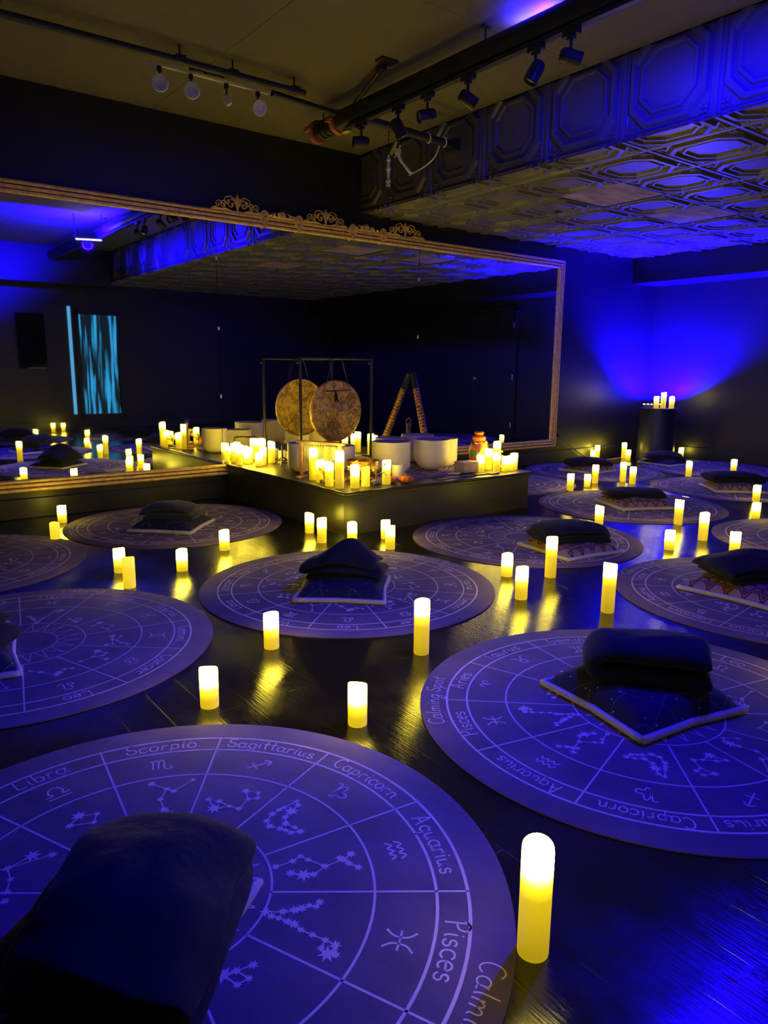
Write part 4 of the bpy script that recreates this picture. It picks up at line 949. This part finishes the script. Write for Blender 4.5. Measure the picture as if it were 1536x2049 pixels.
hangcord('loose_cord', [(3.97, 4.53, 2.80), (3.98, 4.60, 2.73), (3.97, 4.72, 2.68), (3.93, 4.85, 2.64)], .005, 'loose white cord running down from the short pipe')
t = thing('cord_bundle', (3.80, 4.95, 2.79), 'white cord bundle tied with straps, hanging straight down', 'cord', 'white cords hanging by the pipe')
b = MB()
for k in range(4): b.tube([(.006*cos(k*1.6), .006*sin(k*1.6), 0), (.008*cos(k*1.6+1), .008*sin(k*1.6+1), -.10), (.007*cos(k*1.6), .007*sin(k*1.6), -.20), (.014*cos(k*1.6), .014*sin(k*1.6), -.235)], .006, 6)
b.build('cord_strands', 'whitecord', t)
for z in (-.03, -.10, -.19): b = MB(); b.cyl((0, 0, z), (0, 0, z-.012), .019); b.build('tie_strap', 'white', t)
b = MB(); b.cyl((0, 0, .235), (0, 0, -.005), .003); b.build('hook_wire', 'black', t)
t = thing('cord_bundle', (3.88, 4.94, 2.82), 'white cord bundle hanging at a slant beside the straight one', 'cord', 'white cords hanging by the pipe')
b = MB()
for k in range(4): b.tube([(.006*cos(k*1.6), .006*sin(k*1.6), 0), (.03+.008*cos(k*1.6+1), -.02, -.07+.006*sin(k)), (.085+.007*cos(k*1.6), -.05, -.135+.007*sin(k*1.6)), (.10, -.06, -.15)], .010, 6)
b.build('cord_strands', 'whitecord', t)
b = MB(); b.box(-.02, .03, -.015, .015, -.01, .03); b.build('plug', 'white', t, smooth=False, bevel=.003)
b = MB(); b.cyl((0, 0, .205), (0, 0, .02), .003); b.build('hook_wire', 'black', t)
# black track with six spot heads
TX, TZ = 3.17, 2.785
t = thing('light_track', (TX, 2.4, TZ), 'long black track under the big pipe carrying six black spot heads', 'track')
b = MB(); b.box(-.018, .018, -3.2, 2.22, 0, .022); b.build('rail', 'black', t, smooth=False, bevel=.003)
b = MB(); b.box(.0185, .021, -3.2, 2.2, .004, .008); b.build('rail_lip', 'white', t, smooth=False)
def spot(y, ax, label, k):
    t = thing('track_spot', (TX, y, TZ), label, 'spotlight', 'black spot heads on the track')
    b = MB(); b.box(-.017, .017, -.05, .05, -.028, -.001); b.box(-.012, .012, -.022, .022, -.045, -.028); b.build('adapter', 'black', t, smooth=False, bevel=.003)
    b = MB(); b.cyl((0, 0, -.04), (0, 0, -.105), .008); b.build('stem', 'black', t)
    ax = Vector(ax).normalized(); c = Vector((0, 0, -.125)); p0 = c-ax*.055; p1 = c+ax*.058
    R2 = ax.to_track_quat('Z', 'Y').to_matrix(); b = MB()
    b.lathe([(.022, 0), (.034, .010), (.038, .03), (.038, .113), (.034, .113), (.033, .095), (.001, .095)], 24, p0, M_=R2); cn = b.build('can', 'black', t, angle=50)
    b = MB(); b.lathe([(.001, .096), (.030, .096), (.026, .100), (.001, .102)], 20, p0, M_=R2); b.build('lamp_face', 'lampface', cn)
spot(4.44, (-.85, .35, -.05), 'black spot head nearest the capped pipe end', 0)
spot(4.03, (.45, -.15, -.9), 'second black spot head from the pipe end, pointing down', 1)
spot(3.74, (-.85, .3, -.25), 'third black spot head from the pipe end', 2)
spot(3.38, (.75, -.45, -.55), 'fourth black spot head from the pipe end, tilted forward', 3)
spot(2.87, (-.35, .3, -.9), 'fifth black spot head from the pipe end, aimed down and away', 4)
spot(2.64, (.75, -.62, -.25), 'black spot head farthest from the pipe end, its face showing', 5)
# pale track with four heads
t = thing('light_track', (2.20, 4.80, 2.955), 'short pale track on the left carrying four white lamp heads', 'track')
b = MB(); b.box(-.37, .45, -.012, .012, -.008, .010); b.build('rail', 'white', t, smooth=False, bevel=.002)
b = MB(); b.box(-.08, .14, .02, .10, .03, .072); b.cyl((0, .0, .01), (0, .04, .04), .01); b.build('feed_box', 'black', t, smooth=False, bevel=.006)
def whead(x, kind, label, ax):
    t = thing('track_spot', (x, 4.80, 2.947), label, 'spotlight', 'white lamp heads on the pale track')
    b = MB(); b.cyl((0, 0, 0), (0, 0, -.07), .006); b.box(-.012, .012, -.01, .01, -.03, 0); b.build('stem', 'black', t)
    ax = Vector(ax).normalized(); R2 = ax.to_track_quat('Z', 'Y').to_matrix()
    if kind: 
        b = MB(); b.lathe([(.018, -.05), (.022, -.04), (.022, 0)], 18, (0, 0, -.095), M_=R2); b.build('lamp_neck', 'white', t)
        b = MB(); b.lathe([(.022, 0), (.045, .012), (.052, .028), (.048, .036), (.030, .034), (.028, .028), (.001, .028)], 28, (0, 0, -.10), M_=R2); b.build('lamp_dish', 'white', t)
    else:
        b = MB(); b.lathe([(.015, -.035), (.020, -.025), (.020, .03), (.015, .034), (.001, .034)], 18, (0, 0, -.10), M_=R2); b.build('can', 'white', t)
whead(1.885, 1, 'leftmost white dish lamp on the pale track', (-.35, -.9, -.15))
whead(2.09, 1, 'second white dish lamp from the left on the pale track', (-.3, -.9, -.1))
whead(2.335, 0, 'small white cylinder lamp on the pale track', (.5, -.3, -.8))
whead(2.565, 1, 'rightmost white dish lamp on the pale track', (-.1, -.95, -.25))
# small ceiling fittings
for x, y, lb in ((5.50, 4.63, 'small brass sprinkler head in the tin ceiling, facing the viewer'),):
    t = thing('sprinkler_head', (x, y, ZT), lb, 'sprinkler')
    b = MB(); b.lathe([(.03, 0), (.03, -.006), (.012, -.008)], 20); b.build('escutcheon', 'brass', t)
    b = MB(); b.cyl((0, 0, -.006), (0, 0, -.035), .007); b.lathe([(.018, -.035), (.018, -.038)], 12); b.build('nozzle', 'brass', t)
# ------------------------------------------------------------------ wall things
t = struct(thing('door_1', (XW1-.02, 2.87, 0), None, None)); 
b = MB(); b.box(-.02, .02, -.44, .44, .01, 2.05); dl = b.build('door_leaf', 'wall', t, smooth=False, bevel=.003)
b = MB(); b.box(-.03, .02, -.50, -.445, 0, 2.10); b.box(-.03, .02, .445, .50, 0, 2.10); b.box(-.03, .02, -.50, .50, 2.055, 2.11); b.build('door_frame', 'wall', t, smooth=False, bevel=.003)
b = MB(); b.cyl((-.02, -.38, .97), (-.06, -.38, .97), .012); b.ball((-.075, -.38, .97), .028, 14); b.build('door_knob', 'lampface', dl)
for z in (.22, 1.00, 1.82):
    b = MB(); b.cyl((-.03, .442, z-.045), (-.03, .442, z+.045), .008, n=8); b.build('hinge', 'lampface', t)
t = struct(thing('window_1', (4.03, YW0, .27), None, None))
b = MB(); n = 60
vs = []
for k in range(n+1):
    x = -.32+.64*k/n; y = .035+.012*sin(k*1.25)+.006*sin(k*2.9); vs += [(x, y, .0), (x, y, 1.73)]
b.add(vs, [(2*k, 2*k+2, 2*k+3, 2*k+1) for k in range(n)]); b.build('lit_curtain', 'curtain', t, angle=0)
b = MB(); b.box(-.38, -.33, 0, .06, -.05, 1.78); b.box(.33, .38, 0, .06, -.05, 1.78); b.box(-.38, .38, 0, .06, 1.735, 1.79); b.box(-.38, .38, 0, .06, -.06, -.005); b.build('window_frame', 'wall', t, smooth=False)
b = MB(); b.box(-.50, -.45, .005, .03, 0, 1.86); b.build('light_slit', 'cyan', t, smooth=False)
t = thing('wall_screen', (2.92, YW0, 1.06), 'black glossy wall panel with a pale lower rail, seen only in the mirror', 'screen')
b = MB(); b.box(-.22, .22, .0, .05, 0, .92); b.build('panel', 'darkscreen', t, smooth=False, bevel=.004)
b = MB(); b.box(-.1, .2, .05, .056, .01, .02); b.build('lower_rail', 'lampface', t, smooth=False)
# black lead from the mirror's right end down along the baseboard
pts = [(7.12, 5.80, .33), (7.25, 5.79, .26), (7.45, 5.785, .13), (7.62, 5.76, .05), (7.72, 5.66, .005), (7.95, 5.62, .005), (8.3, 5.66, .005)]
t = thing('power_lead', pts[0], 'dark power lead hanging from the right end of the mirror to the floor', 'cable')
p0 = Vector(pts[0]); b = MB(); b.tube([Vector(p)-p0 for p in cat_rom(pts, 5)], .006, 7); b.build('lead', 'stem', t)
b = MB(); b.box(-.02, .02, -.02, .028, -.02, .03); b.build('plug', 'black', t, smooth=False, bevel=.004)
